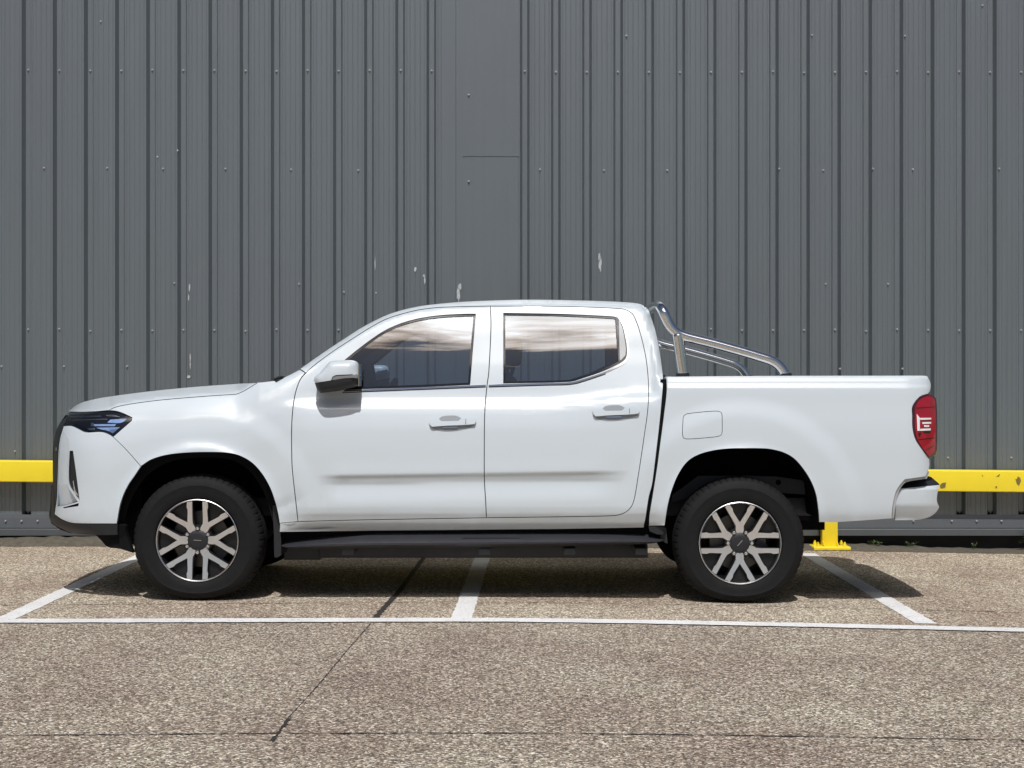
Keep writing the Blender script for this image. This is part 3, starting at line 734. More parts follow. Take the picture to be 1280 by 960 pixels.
# cab: roof rail, pillars, rocker
SILL = [(350,654.5),(372.5,652.5)]+LDB[1:]
cab_outline = [(375,462.5),(382.5,466)]
cab_top = [tuple(p) for p in cr([(375,461),(402.5,441.5),(427.5,425),(452.5,409),(480,395),(500,388),(520,383.3),(540,380.3),(577.5,377),(615,375.3),(662,374.3),(725,375.2),(775,377),(797,379),(806,382.5),(811,388),(814,396),(820,415),(825,440),(828,462),(829,475),(828,492),(825,525),(821,560),(815.5,604),(811,622),(807,648),(805,656.5)], 3)]
cab_in = list(cr(ROOFD, 3))[::1]+list(cr(ROOFR[:-1]+[(608,647.3)], 3))[1:]+list(cr(LDB[::-1], 3))[1:]
cab_low = list(cr([(372.5,652.2),(350,653.8),(349.5,663),(480,663),(700,661),(805,656.5)], 4))
# polygon: top silhouette -> down rear edge -> bottom rocker (right to left) -> up to shut line -> back along the door edges
poly = cab_top+[(805,659.5),(700,661.5),(480,663.5),(349.5,665),(350,654)]+[tuple(p) for p in list(cr(LDB, 3))]+[tuple(p) for p in list(cr(ROOFR, 3))[::-1][1:]]+[tuple(p) for p in list(cr(ROOFD, 3))[::-1][1:]]
poly = [np.array(p) for p in poly]; P2 = [poly[0]]
for p in poly[1:]:
    if np.linalg.norm(p-P2[-1]) > .4: P2.append(p)
cabp = panel('cab_side', np.array(P2), WHITE, truck, raw=True, gap=.35)
# fender
SH = [tuple(p) for p in SHUT_HOOD]
fen = SH+[(345,475.2),(355,471.5),(374.5,461.5),(381.5,466)]+DL[1:]+[(372,652.3),(349.3,654.3)]+FARCH[::-1][1:-7]+[(176,583)]+[(158,562.5),(141,546)]+[(164.3,525.8),(165,522),(150,515.3)]
def dedupe(L, e=.8):
    out = [np.array(L[0], float)]
    for p in L[1:]:
        if np.linalg.norm(np.array(p)-out[-1]) > e: out.append(np.array(p, float))
    return out
panel('fender', dedupe(fen), WHITE, truck)
# hood
hood = [tuple(p) for p in SIL_HOOD[:-5]]+[(322,478.2)]+[tuple(p) for p in SHUT_HOOD[::-1][1:]]+[(120,514.2),(100,515)]
hp = [p for p in dedupe(hood)]
panel('hood', np.array(hp), WHITE, truck, raw=True, gap=.25, both=True)
hs = [p for p in SIL_HOOD if p[0] <= 322.5]
cap('hood', [p[0] for p in hs], [p[1] for p in hs], WHITE, bulge=(-.03, lambda t: -.004+0*t), p=2.5)
# cowl, windscreen
cap('cowl', [322, 333, 345, 356, 376], [478.5, 477.5, 475.8, 472, 461.5], BLACKP, bulge=(-.04, -.006))
m = MB(); c0 = U(345, 470.5, .62); c1 = U(352, 473, .80); m.tube([U(338, 478, .55), U(342, 474.5, .60), U(350, 471.5, .62), U(356, 472.5, .64)], .010, 8); m.build('wiper', BLACKP, truck, smooth=True)
ws = [p for p in SIL_ROOF if 376 <= p[0] <= 505]
cap('windscreen', [p[0] for p in ws], [p[1]+.8 for p in ws], glass_mat('windscreen_glass', (.6, .66, .7), 1.6), bulge=(lambda t: -.07*(1-t)-.02, .006), p=2.2, off=.02)
rf = [p for p in SIL_ROOF if 498 <= p[0] <= 808]
cap('roof', [p[0] for p in rf], [p[1]+.1 for p in rf], WHITE, bulge=(0, lambda t: .012*np.sin(np.pi*t)), p=2.2)
# rear of the cab
def cap_back_pts(q):
    py_ = 398 if q == 0 else 448; px_ = float(np.interp(py_, [396, 415, 440, 462], [814, 820, 825, 828])); d_ = float(D(np.array([px_]), np.array([py_]))[0]); p = U(px_, py_, d_)
    return (p[0]+.016, p[2])
m = MB(); re = [p for p in SIL_ROOF if p[1] >= 382 and p[0] > 800]
cap('cab_back', [p[0] for p in re]+[825, 815, 806], [p[1] for p in re]+[525, 605, 655], WHITE, bulge=(.01, 0))
rwp = [U(a, b, .2) for a, b in ((815, 396), (826, 452))]
V = []
for (y, q) in ((.42, 0), (2*YC-.42, 0), (2*YC-.36, 1), (.36, 1)):
    p = cap_back_pts(q); V.append((p[0], y, p[1]))
mk('rear_window', V, [(0, 1, 2, 3)], GLOSSBLK, truck)
for zz in (.70, .78, .86, .94, 1.01):
    m = MB(); pyz = VY+(CAMH-zz)*F/(CD+.35); x0 = (float(xfT(pyz))+2-VX)*(CD+.35)/F
    m.tube([(x0-(1-abs(2*t-1)**2.5)*.06-.008, .40*(1-t)+(2*YC-.40)*t, zz) for t in np.linspace(0, 1, 17)], .011, 8); m.build('grille_slat', SATIN, truck, smooth=True)
# headlining and floor, so the cabin is closed
a_ = U([505, 800], [392, 392], [.32, .32]); m = MB(); m.box(a_[0][0], a_[1][0]-.02, .36, 2*YC-.36, a_[0][2]-.03, a_[0][2]-.005); m.build('headlining', HEADL, truck)
m = MB(); m.box(-1.45, .74, .13, 2*YC-.13, .42, .50); m.build('cabin_floor', INTER, truck)

# glass, seals and trims (children of the doors)
def ring(name, outer, inner, m, parents, off):
    panel(name, outer, m, None, holes=[inner], off=off, gap=0, flange=.006, grid=6, parents=parents)
def inset_pts(pts, d): return [tuple(p) for p in inset(cr(pts, 3, True), d)]
W1o = inset(cr(W1, 3, True), -.2); W1i = inset(cr(W1, 3, True), 2.6)
Dg = lambda a, b: D(a, b)
def raw_ring(name, o_, i_, m, parents, off):
    panel(name, o_, m, None, holes=[i_], raw=True, off=off, gap=0, flange=.01, grid=7, parents=parents)
raw_ring('window_seal', inset(cr(W1, 3, True), -.5), inset(cr(W1, 3, True), 3.0), GLOSSBLK, fd, .006)
raw_ring('window_seal', inset(cr(W2, 3, True), -.5), inset(cr(W2, 3, True), 2.7), GLOSSBLK, rd, .006)
def glassD(px, py):
    # smooth tumblehome for glass
    return pchip([380, 392, 420, 450, 485], [.268, .243, .190, .142, .098])(py)+.006*0
W1g = inset(cr(W1, 3, True), 1.2); W2gl = [(629,479.5),(629,391),(700,392.2),(766,395.4),(770,396.5),(773.5,453.5),(755,463.7),(730,472.5),(712,477.4)]
W2g = inset(cr(W2gl, 3, True), 1.2)
panel('window_glass', W1g, SIDEGLASS, None, raw=True, fun=glassD, off=.012, gap=0, flange=0, grid=8, parents=fd)
panel('window_glass', W2g, SIDEGLASS, None, raw=True, fun=glassD, off=.012, gap=0, flange=0, grid=8, parents=rd)
panel('quarter_trim', [(773.5,399),(778,410),(782.3,434),(781.8,444),(776.5,450),(774.8,450.5)], GREYP, None, off=.002, gap=0, flange=.01, grid=3, parents=rd)
panel('quarter_seal', [(769.5,396.5),(773,397),(776,452.5),(773,454.2)], GLOSSBLK, None, off=.004, gap=0, flange=.01, grid=4, parents=rd)
def ribbon(name, pts, w, m, parents, off=-.004, fl=.01):
    P = cr(pts, 3); t = np.gradient(P, axis=0); t /= np.linalg.norm(t, axis=1)[:, None]; nn = np.stack([-t[:, 1], t[:, 0]], 1)
    poly = np.concatenate([P+nn*w/2, (P-nn*w/2)[::-1]])
    return panel(name, poly, m, None, raw=True, off=off, gap=0, flange=fl, grid=2.0, parents=parents)
ribbon('chrome_strip', [(430,488.6),(520,485.2),(607.3,481.9)], 2.0, CHROME, fd)
ribbon('chrome_strip', [(610.8,481.9),(640,480.6),(680,479.6),(712,478.6),(730,474.3),(756,465.5),(779,454),(784.5,447),(785.3,436),(781,411),(775,397.5)], 1.9, CHROME, rd)
ribbon('belt_seal', [(428,490.8),(520,487.2),(607.3,483.8)], 1.1, GLOSSBLK, fd, off=-.001, fl=.004)
ribbon('belt_seal', [(610.8,483.8),(680,481.6),(713,480.6),(731,476.3),(757,467.5)], 1.1, GLOSSBLK, rd, off=-.001, fl=.004)

# front bumper, grille, lip
INSET = [(79.5,541),(84,548),(86.3,556),(85.6,564),(84.4,590),(85.2,607.5),(91,618),(97.5,627.3),(79,632.6),(71.2,633.3),(71.8,620),(72.4,600),(73.2,580),(74.2,563),(76,550)]
panel('front_bumper', [(79.5,532.5),(74.8,549),(73,565),(72.3,585),(71.5,605),(71,622),(69,636),(68.2,643),(79,650),(92.5,654),(146,654.6)]+FARCH[1:6]+[(176,583),(158,562.5),(141,546),(132.5,541.3),(125,539.7),(107.5,540.2),(97.5,535.8),(89,532.2)], WHITE, truck,
      holes=[INSET, [(87,563.5),(91.3,563.5),(95,590),(99.6,626),(93.6,617.5),(86.9,606),(85.9,590)], [(79,634.2),(98.5,628.8),(98,632.6),(79,634.9+.6)]], gap=.3)
panel('bumper_inset', INSET, WHITE, truck, fun=lambda a, b: D(a, b)+.004+.012*sstep(b, 545, 562)+.055*np.clip((b-605)/28, 0, 1), gap=.1, grid=2.5)
panel('fog_slot', [(86,562.5),(92,562.5),(96,590),(100.3,627),(92.5,618.5),(85.8,607),(84.8,590)], BLACKP, truck, off=.014, gap=0, flange=.01)
panel('fog_trim', [(91,601),(92,601),(94,612),(98,619),(97.5,620),(93,615.5)], CHROME, truck, off=.006, gap=0, flange=.005, grid=1.5)
panel('lower_slot', [(78,633.5),(99.5,628),(99,633.4),(78,636)], LINER, truck, off=.012, gap=0, flange=.01)
gl_edge = [(66,600),(65.8,580),(66,560),(69.3,541),(75.5,527.3),(81,522.6),(84.5,519)]
panel('grille', [(84.5,519),(83,526),(79.5,532),(74.8,548),(73,565),(72.3,585),(71.4,605),(70.6,625),(68.6,634),(66.6,612),(66,600),(65.8,580),(66,560),(69.3,541),(75.5,527.3),(81,522.6)], BLACKP, truck, off=.004, gap=.1, grid=2.5)
panel('grille_badge_strip', [(69.5,559),(71.2,559),(71,563.5),(69.2,563.5)], CHROME, truck, off=-.004, gap=0, flange=.006, grid=1)
panel('bumper_lip', [(61.3,646),(62,635),(64,606),(66.5,608),(68.3,634),(68.2,643.6),(79,650.6),(92.5,654.6),(146.5,655.2),(147,668.5),(130,669),(113,668.5),(92.5,667),(78,661.5),(66,654.5)], BLACKP, truck, gap=.1, grid=3)
panel('undertray', [(118,667),(147,667),(147,655),(156,656),(158,668),(162,680),(166,691),(150,686),(135,683.8),(126,675)], LINER, truck, off=.03, gap=0, flange=.05, grid=4)
fy = np.array([519, 527, 541, 560, 580, 600]); cap('grille', xfT(fy)+1.0, fy, GLOSSBLK, bulge=(-.06, 0))
fy = np.array([600, 615, 635, 646, 654, 662, 667]); cap('bumper_lip', xfT(fy)+1.2, fy, BLACKP, bulge=(-.05, 0))
fy = np.array([512, 515, 519]); cap('hood_nose', [86.5, 85.6, 84.6], fy, WHITE, bulge=(-.04, 0))

# headlight
HL = [(85.2,516),(100,515.4),(120,514.4),(136,513.2),(150,515.7),(165.3,522.2),(164.6,525.5),(153,536),(141,545.6),(132.5,541),(125,539.3),(107.5,539.8),(97.5,535.2),(89,531.8),(80.5,530.8),(82.3,523)]
hl = panel('headlight', HL, GLOSSBLK, truck, off=.016, gap=0, flange=.03, grid=3)
def hbit(pts, m, off=.012): panel('lamp_reflector', pts, m, None, off=off, gap=0, flange=.004, grid=2, parents=hl)
hbit([(132,519),(141,518.3),(150,521),(134,520.2)], SATIN)
hbit([(138,524.5),(158.5,523.4),(156,526),(150,528.8),(134,528.2)], LAMPBLUE)
hbit([(117,530.3),(145,530),(143.5,532.8),(118,532.6)], LAMPBLUE)
hbit([(120,534.6),(150,534),(141,541.5),(134,538.3),(126,536.6)], LAMPBLUE)
hbit([(88,520.2),(126,519.6),(126,520.6),(88,521.2)], SATIN)
hbit([(86,524.4),(134,523.4),(134,524.4),(86,525.4)], SATIN)
hbit([(108,535.6),(118,535),(118,537.2),(112,537.2)], SATIN)
hbit([(113.5,528.5),(117,528.5),(117,532.5),(113.5,532.5)], SATIN)
panel('lens', HL, CLEAR, None, off=.002, gap=.6, flange=0, grid=3, parents=hl)

# cargo box
LD = [(832.5,470.6),(833,490),(829.3,522),(825,555),(821,585),(815.5,620),(811.5,645),(811,657.5)]
BUMPC = [(1115,648),(1115.8,635),(1119.5,617),(1124.5,607.5),(1131,599.5),(1157,595.8)]
box_out = [(832.5,470.6),(900,469.8),(1000,469.3),(1100,469.2),(1156,469.2),(1159.5,470.2),(1163.8,479.5),(1163,488),(1160.5,492.2),(1150,496),(1141,507.5),(1140.6,520),(1141,535),(1145,550),(1156,566),(1161.5,573.5),(1162,582.5),(1160,590),(1157,595.8),(1131,599.5),(1124.5,607.5),(1119.5,617),(1115.8,635),(1115,648.3),(1080,650.8),(1044,653),(1024,652.8)]+RARCH[::-1][1:]+[(811,657.5)]+LD[::-1][1:-1]
FUEL = [(853.7,524),(854.5,520),(858.5,517.3),(880,514.7),(897,513.8),(901.5,515.4),(902.6,519),(902.8,540),(901.5,543.8),(897.5,545.7),(875,548),(858,548.8),(854.3,547.4),(853,543.5)]
box = panel('cargo_box_side', box_out, WHITE, truck, holes=[inset(cr(FUEL, 2, True), -.55)], gap=.45) if False else None
_Dbox = D
def panel_raw_holes(name, outline, m, parent, holesraw, **k):
    return panel(name, cr(outline, 3, True), m, parent, holes=holesraw, raw=True, **k)
panel_raw_holes('cargo_box_side', box_out, WHITE, truck, [inset(cr(FUEL, 2, True), -.3)], gap=.45)
panel('fuel_flap', inset(cr(FUEL, 2, True), .45), WHITE, truck, raw=True, gap=0, grid=3)
panel('fuel_recess', inset(cr(FUEL, 2, True), -3), LINER, truck, raw=True, gap=0, off=.02, flange=0, grid=8)
# return above the bumper; shade of its turned-down surface painted as grey
panel('bumper_return', [(1160,588.6),(1157,595.4),(1131,599.2),(1124.3,607.2),(1119.3,617),(1116,635),(1115.2,648),(1117.6,648),(1119.5,632),(1122,618),(1127,608),(1133,602.5),(1158.5,598.2),(1162,590)], GREYP, truck, off=.012, gap=0, grid=2.5)
# rear bumper
rbx = pchip([590,596,606,612,625,634,641,646,651], [1160,1165,1175.5,1173,1171.5,1175,1171,1164,1148])
def DR(px, py):
    px = np.asarray(px, float); py = np.asarray(py, float)
    base = pchip([594,603,610,612,630,636,650], [.16,.10,.045,.035,.040,.052,.09])(py)
    xr = 1176.5+0*py; u = np.clip((px-1116)/(xr-1116), 0, .9995)
    return base+.16*(1-np.sqrt(1-u**2.3))
panel('rear_bumper', [(1126,610.6),(1150,608.3),(1174.6,606),(1172.8,612.5),(1171.2,625),(1174.3,634),(1170,640.5),(1162.5,646),(1150,649.4),(1135,650.3),(1119,650.3),(1119.4,635),(1120.3,622)], WHITE, truck, fun=DR, gap=.2, grid=3)
panel('step_pad', [(1130,601.5),(1159,596.6),(1164,596.2),(1175,605.6),(1150,608.1),(1126,610.3)], BLACKP, truck, fun=DR, gap=.1, grid=3)
ry = np.array([606, 612.5, 625, 634, 640.5, 646]); rx = np.array([1174.4, 1172.6, 1171, 1174.1, 1169.8, 1162.4])
cap('rear_bumper', rx, ry, WHITE, fun=DR, bulge=(.03, 0))
cap('step_pad', [1164, 1175], [596.2, 605.6], BLACKP, fun=DR, bulge=(.02, 0))
# tailgate and box interior
ty = np.array([469.6, 469.6, 470.2, 474, 479.5, 488, 500, 530, 560, 574, 590]); tx = np.array([1136, 1150, 1158.5, 1161.5, 1163.6, 1163, 1161, 1161.5, 1161.5, 1161.8, 1160])
cap('tailgate', tx, ty, WHITE, bulge=(.012, 0))
bx0 = U(835, 470, .06); bx1 = U(1157, 470, .06); zt = bx0[2]-.002; X0, X1 = bx0[0], bx1[0]
m = MB(); m.box(X0+.052, X1-.052, .12, 2*YC-.12, .915, .935); m.build('cargo_floor', BLACKP, truck)
X1r = U(1138, 470, .06)[0]; m = MB(); m.box(X0, X1r, .075, .16, zt-.03, zt-.003); m.box(X0, X1r, 2*YC-.16, 2*YC-.075, zt-.03, zt-.003); m.box(X0+.001, X0+.05, .16, 2*YC-.16, .90, zt-.001)
m.box(X1-.05, X1+.005, .16, 2*YC-.16, .90, zt-.001); m.build('cargo_box_rail', WHITE, truck, bevel=.006)
for s in (1, -1):
    m = MB(); y = .11 if s == 1 else 2*YC-.11; m.box(X0+.05, X1-.05, y-.004, y+.004, .91, zt-.03)
    m.build('cargo_box_inner', WHITE, truck)
# tail light
def DT(px, py):
    px = np.asarray(px, float); py = np.asarray(py, float)
    xr = pchip([490, 497, 510, 540, 568, 576], [1163, 1171.5, 1172.6, 1173, 1172.4, 1164])(py)
    u = np.clip((px-1126)/(xr-1126), 0, .9995)
    return boxT(py)+.004+.14*(1-np.sqrt(1-u**2.6))
TL = [(1160.8,492),(1163.5,493),(1170,497.5),(1171.6,510),(1172,540),(1171.2,567.5),(1162.5,573),(1161,572.4),(1156,566),(1145,550),(1141.2,535),(1140.8,520),(1141.2,507.5),(1144,502),(1150,496.2)]
tl = panel('tail_light', TL, DKRED, truck, fun=DT, off=-.003, gap=.3, grid=2)
panel('red_lens', [(1160,494.8),(1166,496.5),(1168.8,501),(1169.6,520),(1169.8,545),(1169,562),(1162,570.5),(1154,561),(1146.8,549),(1144,535),(1144,520),(1144.5,509),(1151,499)], RED, None, fun=DT, off=-.006, gap=0, flange=.006, grid=2, parents=tl)
for q in ([(1146,517.5),(1149.8,522.2),(1149.8,538.5),(1146.8,538.5)], [(1150.2,522.4),(1164,522.2),(1164,524.4),(1150.2,524.8)], [(1153,527.6),(1164,527.2),(1164,529.6),(1153,530)], [(1155.5,531.6),(1161.5,531.4),(1161.5,533.6),(1155.5,533.8)], [(1150.2,536),(1163.5,535.4),(1163.5,538),(1150.2,538.6)]):
    panel('reverse_lens', q, WLENS, None, fun=DT, off=-.0095, gap=0, flange=.006, grid=1.5, parents=tl)
for q in ([(1145,509.5),(1169,508),(1169,508.9),(1145,510.4)], [(1148,549),(1169,546.5),(1169,547.5),(1148.5,550)], [(1157,562),(1169,556),(1169,556.8),(1157.4,562.8)]):
    panel('lens_rib', q, DKRED, None, fun=DT, off=-.0085, gap=0, flange=.004, grid=1.5, parents=tl)
for q in ([(1153,526.4),(1164,526),(1164,527.2),(1153,527.4)], [(1154,539.5),(1163,539.2),(1163,541),(1155,541)], [(1148,541),(1152,540.5),(1150,546),(1149,545.5)]):
    panel('lamp_detail', q, GLOSSBLK, None, fun=DT, off=-.0095, gap=0, flange=.006, grid=1.5, parents=tl)
cap('tail_light_back', [1171.0, 1171.3], [500, 566], DKRED, fun=DT) if False else None

# dark shell just inside the skin, so gaps read dark
def shell(name, outline, holes=()): panel(name, outline, LINER, truck, holes=holes, off=.034, gap=0, flange=0, grid=8)
shell('inner_shell', [(128,520),(200,496),(300,486),(345,480),(385,467),(395,461),(420,446),(440,500),(600,494),(610,500),(610,644),(600,660),(352,662)]+FARCH[::-1][:-1]+[(143,650),(106,650),(106,545)])
shell('inner_shell', [(606,500),(712,486),(760,470),(790,450),(806,452),(814,480),(840,482),(1150,480),(1155,590),(1128,596),(1112,612),(1110,645),(1026,649)]+[(a+(3 if a > 927 else -3), b) for a, b in RARCH[::-1]]+[(800,655),(606,658)])
panel('pillar_core', [(598,388),(624,388),(624,496),(598,496)], LINER, truck, off=.03, gap=0, flange=0, grid=10)
ROOFIN = inset(cr(ROOFD+ROOFR[1:13]+[(793,450),(770,470),(788,447),(782,405),(772,392),(613,388.5),(560,390),(500,400),(440,436)], 4, True), 0) if False else None
ribbon('roof_gutter', [(386,463),(415,441.5),(460,412.5),(500,394.5),(552,385.3),(613,384),(700,384.5),(762,386.5),(786,392),(799,416),(806.5,448),(809,480)], 6.5, LINER, (truck, truck), off=.022, fl=0)
# gap cab / box
m = MB(); g0 = U(829, 470, .10); m.prism([tuple(U(826, 474, .06)[[0, 2]]), tuple(U(836, 474, .06)[[0, 2]]), tuple(U(820, 655, .06)[[0, 2]]), tuple(U(806, 655, .06)[[0, 2]])], 'y', .075, 2*YC-.075); m.build('cab_gap', LINER, truck)

# door handles
def handle(dx, dy, parents):
    f = lambda a, b: D(a, b)
    def T(L): return [(a+dx, b+dy) for a, b in L]
    hd = panel('door_handle', T([(536.3,526.5),(542,525),(549,524),(552,526.6),(573,526.2),(576.5,522.8),(586,522.6),(594,523.4),(595,526),(593.5,530),(580,531.2),(556,532.2),(540,533.5),(537.3,530.5)]), WHITE, None, off=-.019, gap=0, flange=.016, grid=2.0, step=2, parents=parents)
    panel('handle_recess_shade', T([(548.5,523.8),(551.5,521),(558,519.6),(569,519.5),(574,521.3),(576.8,523),(573.5,526.6),(551.5,526.9)]), RECSHADE, None, off=-.0015, gap=0, flange=.0, grid=2.0, step=2, parents=hd)
    panel('handle_cup_shade', T([(538,532),(556,532),(580,531),(594,529.5),(592,532.5),(584,535.5),(572,538.3),(558,539.3),(548,538.2),(541,535.5)]), RECSHADE, None, off=-.0015, gap=0, flange=0, grid=2, step=2, parents=hd)
    panel('handle_strip', T([(552,533.6),(572,533),(573,534),(570,534.9),(554,535.2)]), CHROME, None, off=-.012, gap=0, flange=.008, grid=1.5, step=2, parents=hd)
    ribbon('lock_seam', T([(582.3,523.5),(582,530)]), .5, LINER, hd, off=-.027, fl=.001)
RECSHADE = mat('handle_recess_shade', (0.30, 0.32, 0.34), 0.35, coat=.6)  # recess and cup are flat patches; their shade is in this grey
handle(0, 0, fd); handle(204.6, -13, rd)

# side mirror
def mirror_part(name, outline, m, y0, y1, parent, taper=.8, grid=3, fy=None):
    """outline in pixels, bulged towards the viewer, closed behind"""
    P = cr(outline, 2.5, True); cx, cy = P.mean(0)
    rings = []; yy = [(y0, .62), (y0+.012, .80), (y0+.030, .92), (y0+.055, .985), (y0+.085, 1.0), (y1, .97), (y1+.004, .6)]
    V = []; n = len(P)
    for y, s in yy:
        Q = np.array([cx, cy])+(P-np.array([cx, cy]))*s; V += U(Q[:, 0], Q[:, 1], y0+.06+0*Q[:, 0]).tolist()
        for k in range(n): V[-n+k][1] = y
    Fc = [(j*n+i, j*n+(i+1) % n, (j+1)*n+(i+1) % n, (j+1)*n+i) for j in range(len(yy)-1) for i in range(n)]+[tuple(range(n)), tuple(range((len(yy)-1)*n, len(yy)*n))[::-1]]
    return V, Fc
MIR_ALL = [(409,455),(412.5,451.8),(420,450.6),(437.5,450),(444,451.3),(447.2,454.5),(449,462),(449.8,470),(448.8,479),(446,482.5),(437,485.2),(420,489),(400,491.2),(396.5,488),(393.5,480),(391.8,475.5),(393,471.5),(400,465)]
V, Fc = mirror_part('x', MIR_ALL, None, -.085, .085, None)
# split the housing by height: white cap above, black below
def split_line(X, Z):
    p = VX+X*F/(CD-.02); q = VY+(CAMH-Z)*F/(CD-.02)
    return q-(479.5-(p-395)*.16)
V = np.array(V)
for half, nm, mt in ((0, 'mirror_cap', WHITE), (1, 'mirror_base', BLACKP)):
    me = bpy.data.meshes.new(nm); me.from_pydata(V.tolist(), [], Fc); bm = bmesh.new(); bm.from_mesh(me)
    bmesh.ops.recalc_face_normals(bm, faces=bm.faces)
    a0 = U(395, 478.6, -.02); a1 = U(450, 470.2, -.02); d = Vector(a1)-Vector(a0); nn = Vector((-d.z, 0, d.x)).normalized()
    bmesh.ops.bisect_plane(bm, geom=bm.verts[:]+bm.edges[:]+bm.faces[:], plane_co=Vector(a0), plane_no=nn, clear_outer=(half == 1), clear_inner=(half == 0))
    if half == 1:
        for v_ in bm.verts: v_.co.y += .0015*0
    VV = [tuple(v_.co) for v_ in bm.verts]; bm.verts.index_update(); FF = [[v_.index for v_ in f.verts] for f in bm.faces]; bm.free()
    if half == 0: par = []
    for s in (0, 1):
        if s == 0: V_, F_ = VV, FF
        else: V_, F_, _ = mirror(VV, FF)
        if half == 0:
            o = mk('side_mirror', V_, F_, mt, truck, smooth=True); par.append(o)
        else: mk(nm, V_, F_, mt, par[s], smooth=True)
def flatY(y): return lambda a, b: y+0*np.asarray(a, float)
panel('indicator', [(415,474.5),(416.5,471.5),(421,470),(435,469.3),(446,467.8),(447.2,470),(446.5,472.6),(440,472.2),(436,472.6),(425,473)], SATIN, None, fun=flatY(-.0885), gap=0, flange=.03, grid=3, step=2, parents=par)
panel('indicator_seam', [(413.8,476),(415.5,471),(420,468.9),(435,468.2),(441,467.8),(441,468.8),(421,470.1),(416.6,471.8),(415,475.8)], GLOSSBLK, None, fun=flatY(-.0875), gap=0, flange=.03, grid=3, step=2, parents=par)
for s in (0, 1):
    m = MB(); q = U([396, 402, 425], [484, 478, 474], [.05]*3)
    yy = (.07, .13)
    m.prism([tuple(U(a, b, .05)[[0, 2]]) for a, b in ((396, 474), (430, 468), (432, 484), (400, 489))], 'y', *(yy if s == 0 else (2*YC-yy[1], 2*YC-yy[0])))
    m.build('mirror_arm', BLACKP, par[s], bevel=.004)
    m = MB(); xg = U(449.3, 466, -.02)[0]; m.prism([tuple((y if s == 0 else 2*YC-y, z)) for y, z in ((-.05, 1.25), (.07, 1.25), (.075, 1.38), (-.05, 1.375))], 'x', xg-.004, xg+.002); m.build('mirror_glass', CHROME, par[s])

# side step
st_px = np.array([352, 355, 360, 370, 385, 415, 450, 520, 600, 700, 775, 800, 817, 825, 828.5])
st_t = np.array([680, 677.5, 675.5, 673.5, 671.5, 668, 666.2, 665.3, 665, 665, 665.8, 667, 669.2, 671.5, 673.5]); st_b = np.array([683, 685, 686.2, 686.8, 687, 687, 686.6, 686, 685.2, 683.5, 681.8, 681, 679.8, 678.4, 676])
V = []; ns = 9
for a, t, b in zip(st_px, st_t, st_b):
    h = b-t
    for (y, q) in ((.26, t), (.10, t+h*.12), (.045, t+h*.42), (.020, t+h*.52), (.008, t+h*.62), (.008, t+h*.74), (.022, t+h*.82), (.05, b), (.26, b)):
        p = U(a, q, .02); V.append((p[0], y, p[2]))
Fc = [(i*ns+j, i*ns+j+1, (i+1)*ns+j+1, (i+1)*ns+j) for i in range(len(st_px)-1) for j in range(ns-1)]+[tuple(range(ns)), tuple(range((len(st_px)-1)*ns, len(st_px)*ns))[::-1]]
o = mk('side_step', V, Fc, STEPM, truck, smooth=True); V2, F2, _ = mirror(V, Fc); o2 = mk('side_step', V2, F2, STEPM, truck, smooth=True)
for q, s in ((o, 0), (o2, 1)):
    q.data.set_sharp_from_angle(angle=math.radians(35))
    m = MB()
    for (a, b) in ((572, 662),):
        for k in range(1):
            m.prism([tuple(U(x, y, .03)[[0, 2]]) for x, y in ((a, 675.5), (a+8, 672.3), (b-14, 672.3), (b, 675.5))], 'y', *((.034, .08) if s == 0 else (2*YC-.08, 2*YC-.034)))
    m.build('step_tread', BLACKP, q)
# rocker underside trim
panel('rocker_trim', [(349.5,664),(480,662.6),(700,660.6),(806,658.5),(830,657.5),(829,668),(352,676)], LINER, truck, off=.05, fun=lambda a, b: .06+0*np.asarray(a, float), gap=0, flange=.1, grid=8)
# box front lower corner bracket
panel('box_bracket', [(811,658),(830,658),(829,668),(822,668),(812,664)], BLACKP, truck, fun=flatY(.03), gap=0, flange=.1, grid=5)

# chassis
m = MB()
for y0 in (.44, 2*YC-.54):
    m.box(-1.28, .72, y0, y0+.10, .205, .285); m.box(-2.3, 2.15, y0+.03, y0+.11, .46, .57)
    m.box(-1.50, -1.28, y0+.02, y0+.12, .19, .32)
for x in (-1.1, -.3, .2, .62): m.box(x, x+.07, .10, 2*YC-.10, .262, .30)
m.build('chassis_rail', FRAME, truck, bevel=.004)
fr = [tuple(U(a, b, .40)[[0, 2]]) for a, b in ((838,628),(840,618),(857,606),(872,594.5),(935,594.5),(970,595.5),(1004,600.5),(1006,618),(975,616),(930,606),(890,612),(860,622))]
for s in (0, 1):
    m = MB(); m.prism(fr, 'y', *((.38, .42) if s == 0 else (2*YC-.42, 2*YC-.38))); m.build('frame_horn', FRAME, truck)
m = MB(); m.tube([U(993-20, 603, .375), U(993-20, 603, .385)], .016, 16); m.build('frame_hole', LINER, truck)
m = MB(); m.box(-2.45, 1.83, .60, 2*YC-.60, .36, .50); m.box(-1.44, .74, .12, 2*YC-.12, .36, .42); m.box(-.9, .5, .75, 1.15, .24, .37)
m.box(-2.50, -2.3, .3, 2*YC-.3, .30, .42); m.box(-2.62, -2.32, .28, 2*YC-.28, .40, .64); m.build('underbody', LINER, truck)
for xa in (-1.93, 1.225):
    m = MB(); m.tube([(xa, .3, .355), (xa, 2*YC-.3, .35)], .045, 12); m.tube([(xa, YC-.12, .35), (xa, YC+.12, .35)], .12, 12); m.build('axle', LINER, truck, smooth=True)
m = MB(); m.box(2.08, 2.335, .15, 2*YC-.15, .50, .735); m.box(2.33, 2.405, .22, 2*YC-.22, .49, .655); m.build('shadow_filler', LINER, truck)  # unseen block, added to close a sun leak in the truck's shadow
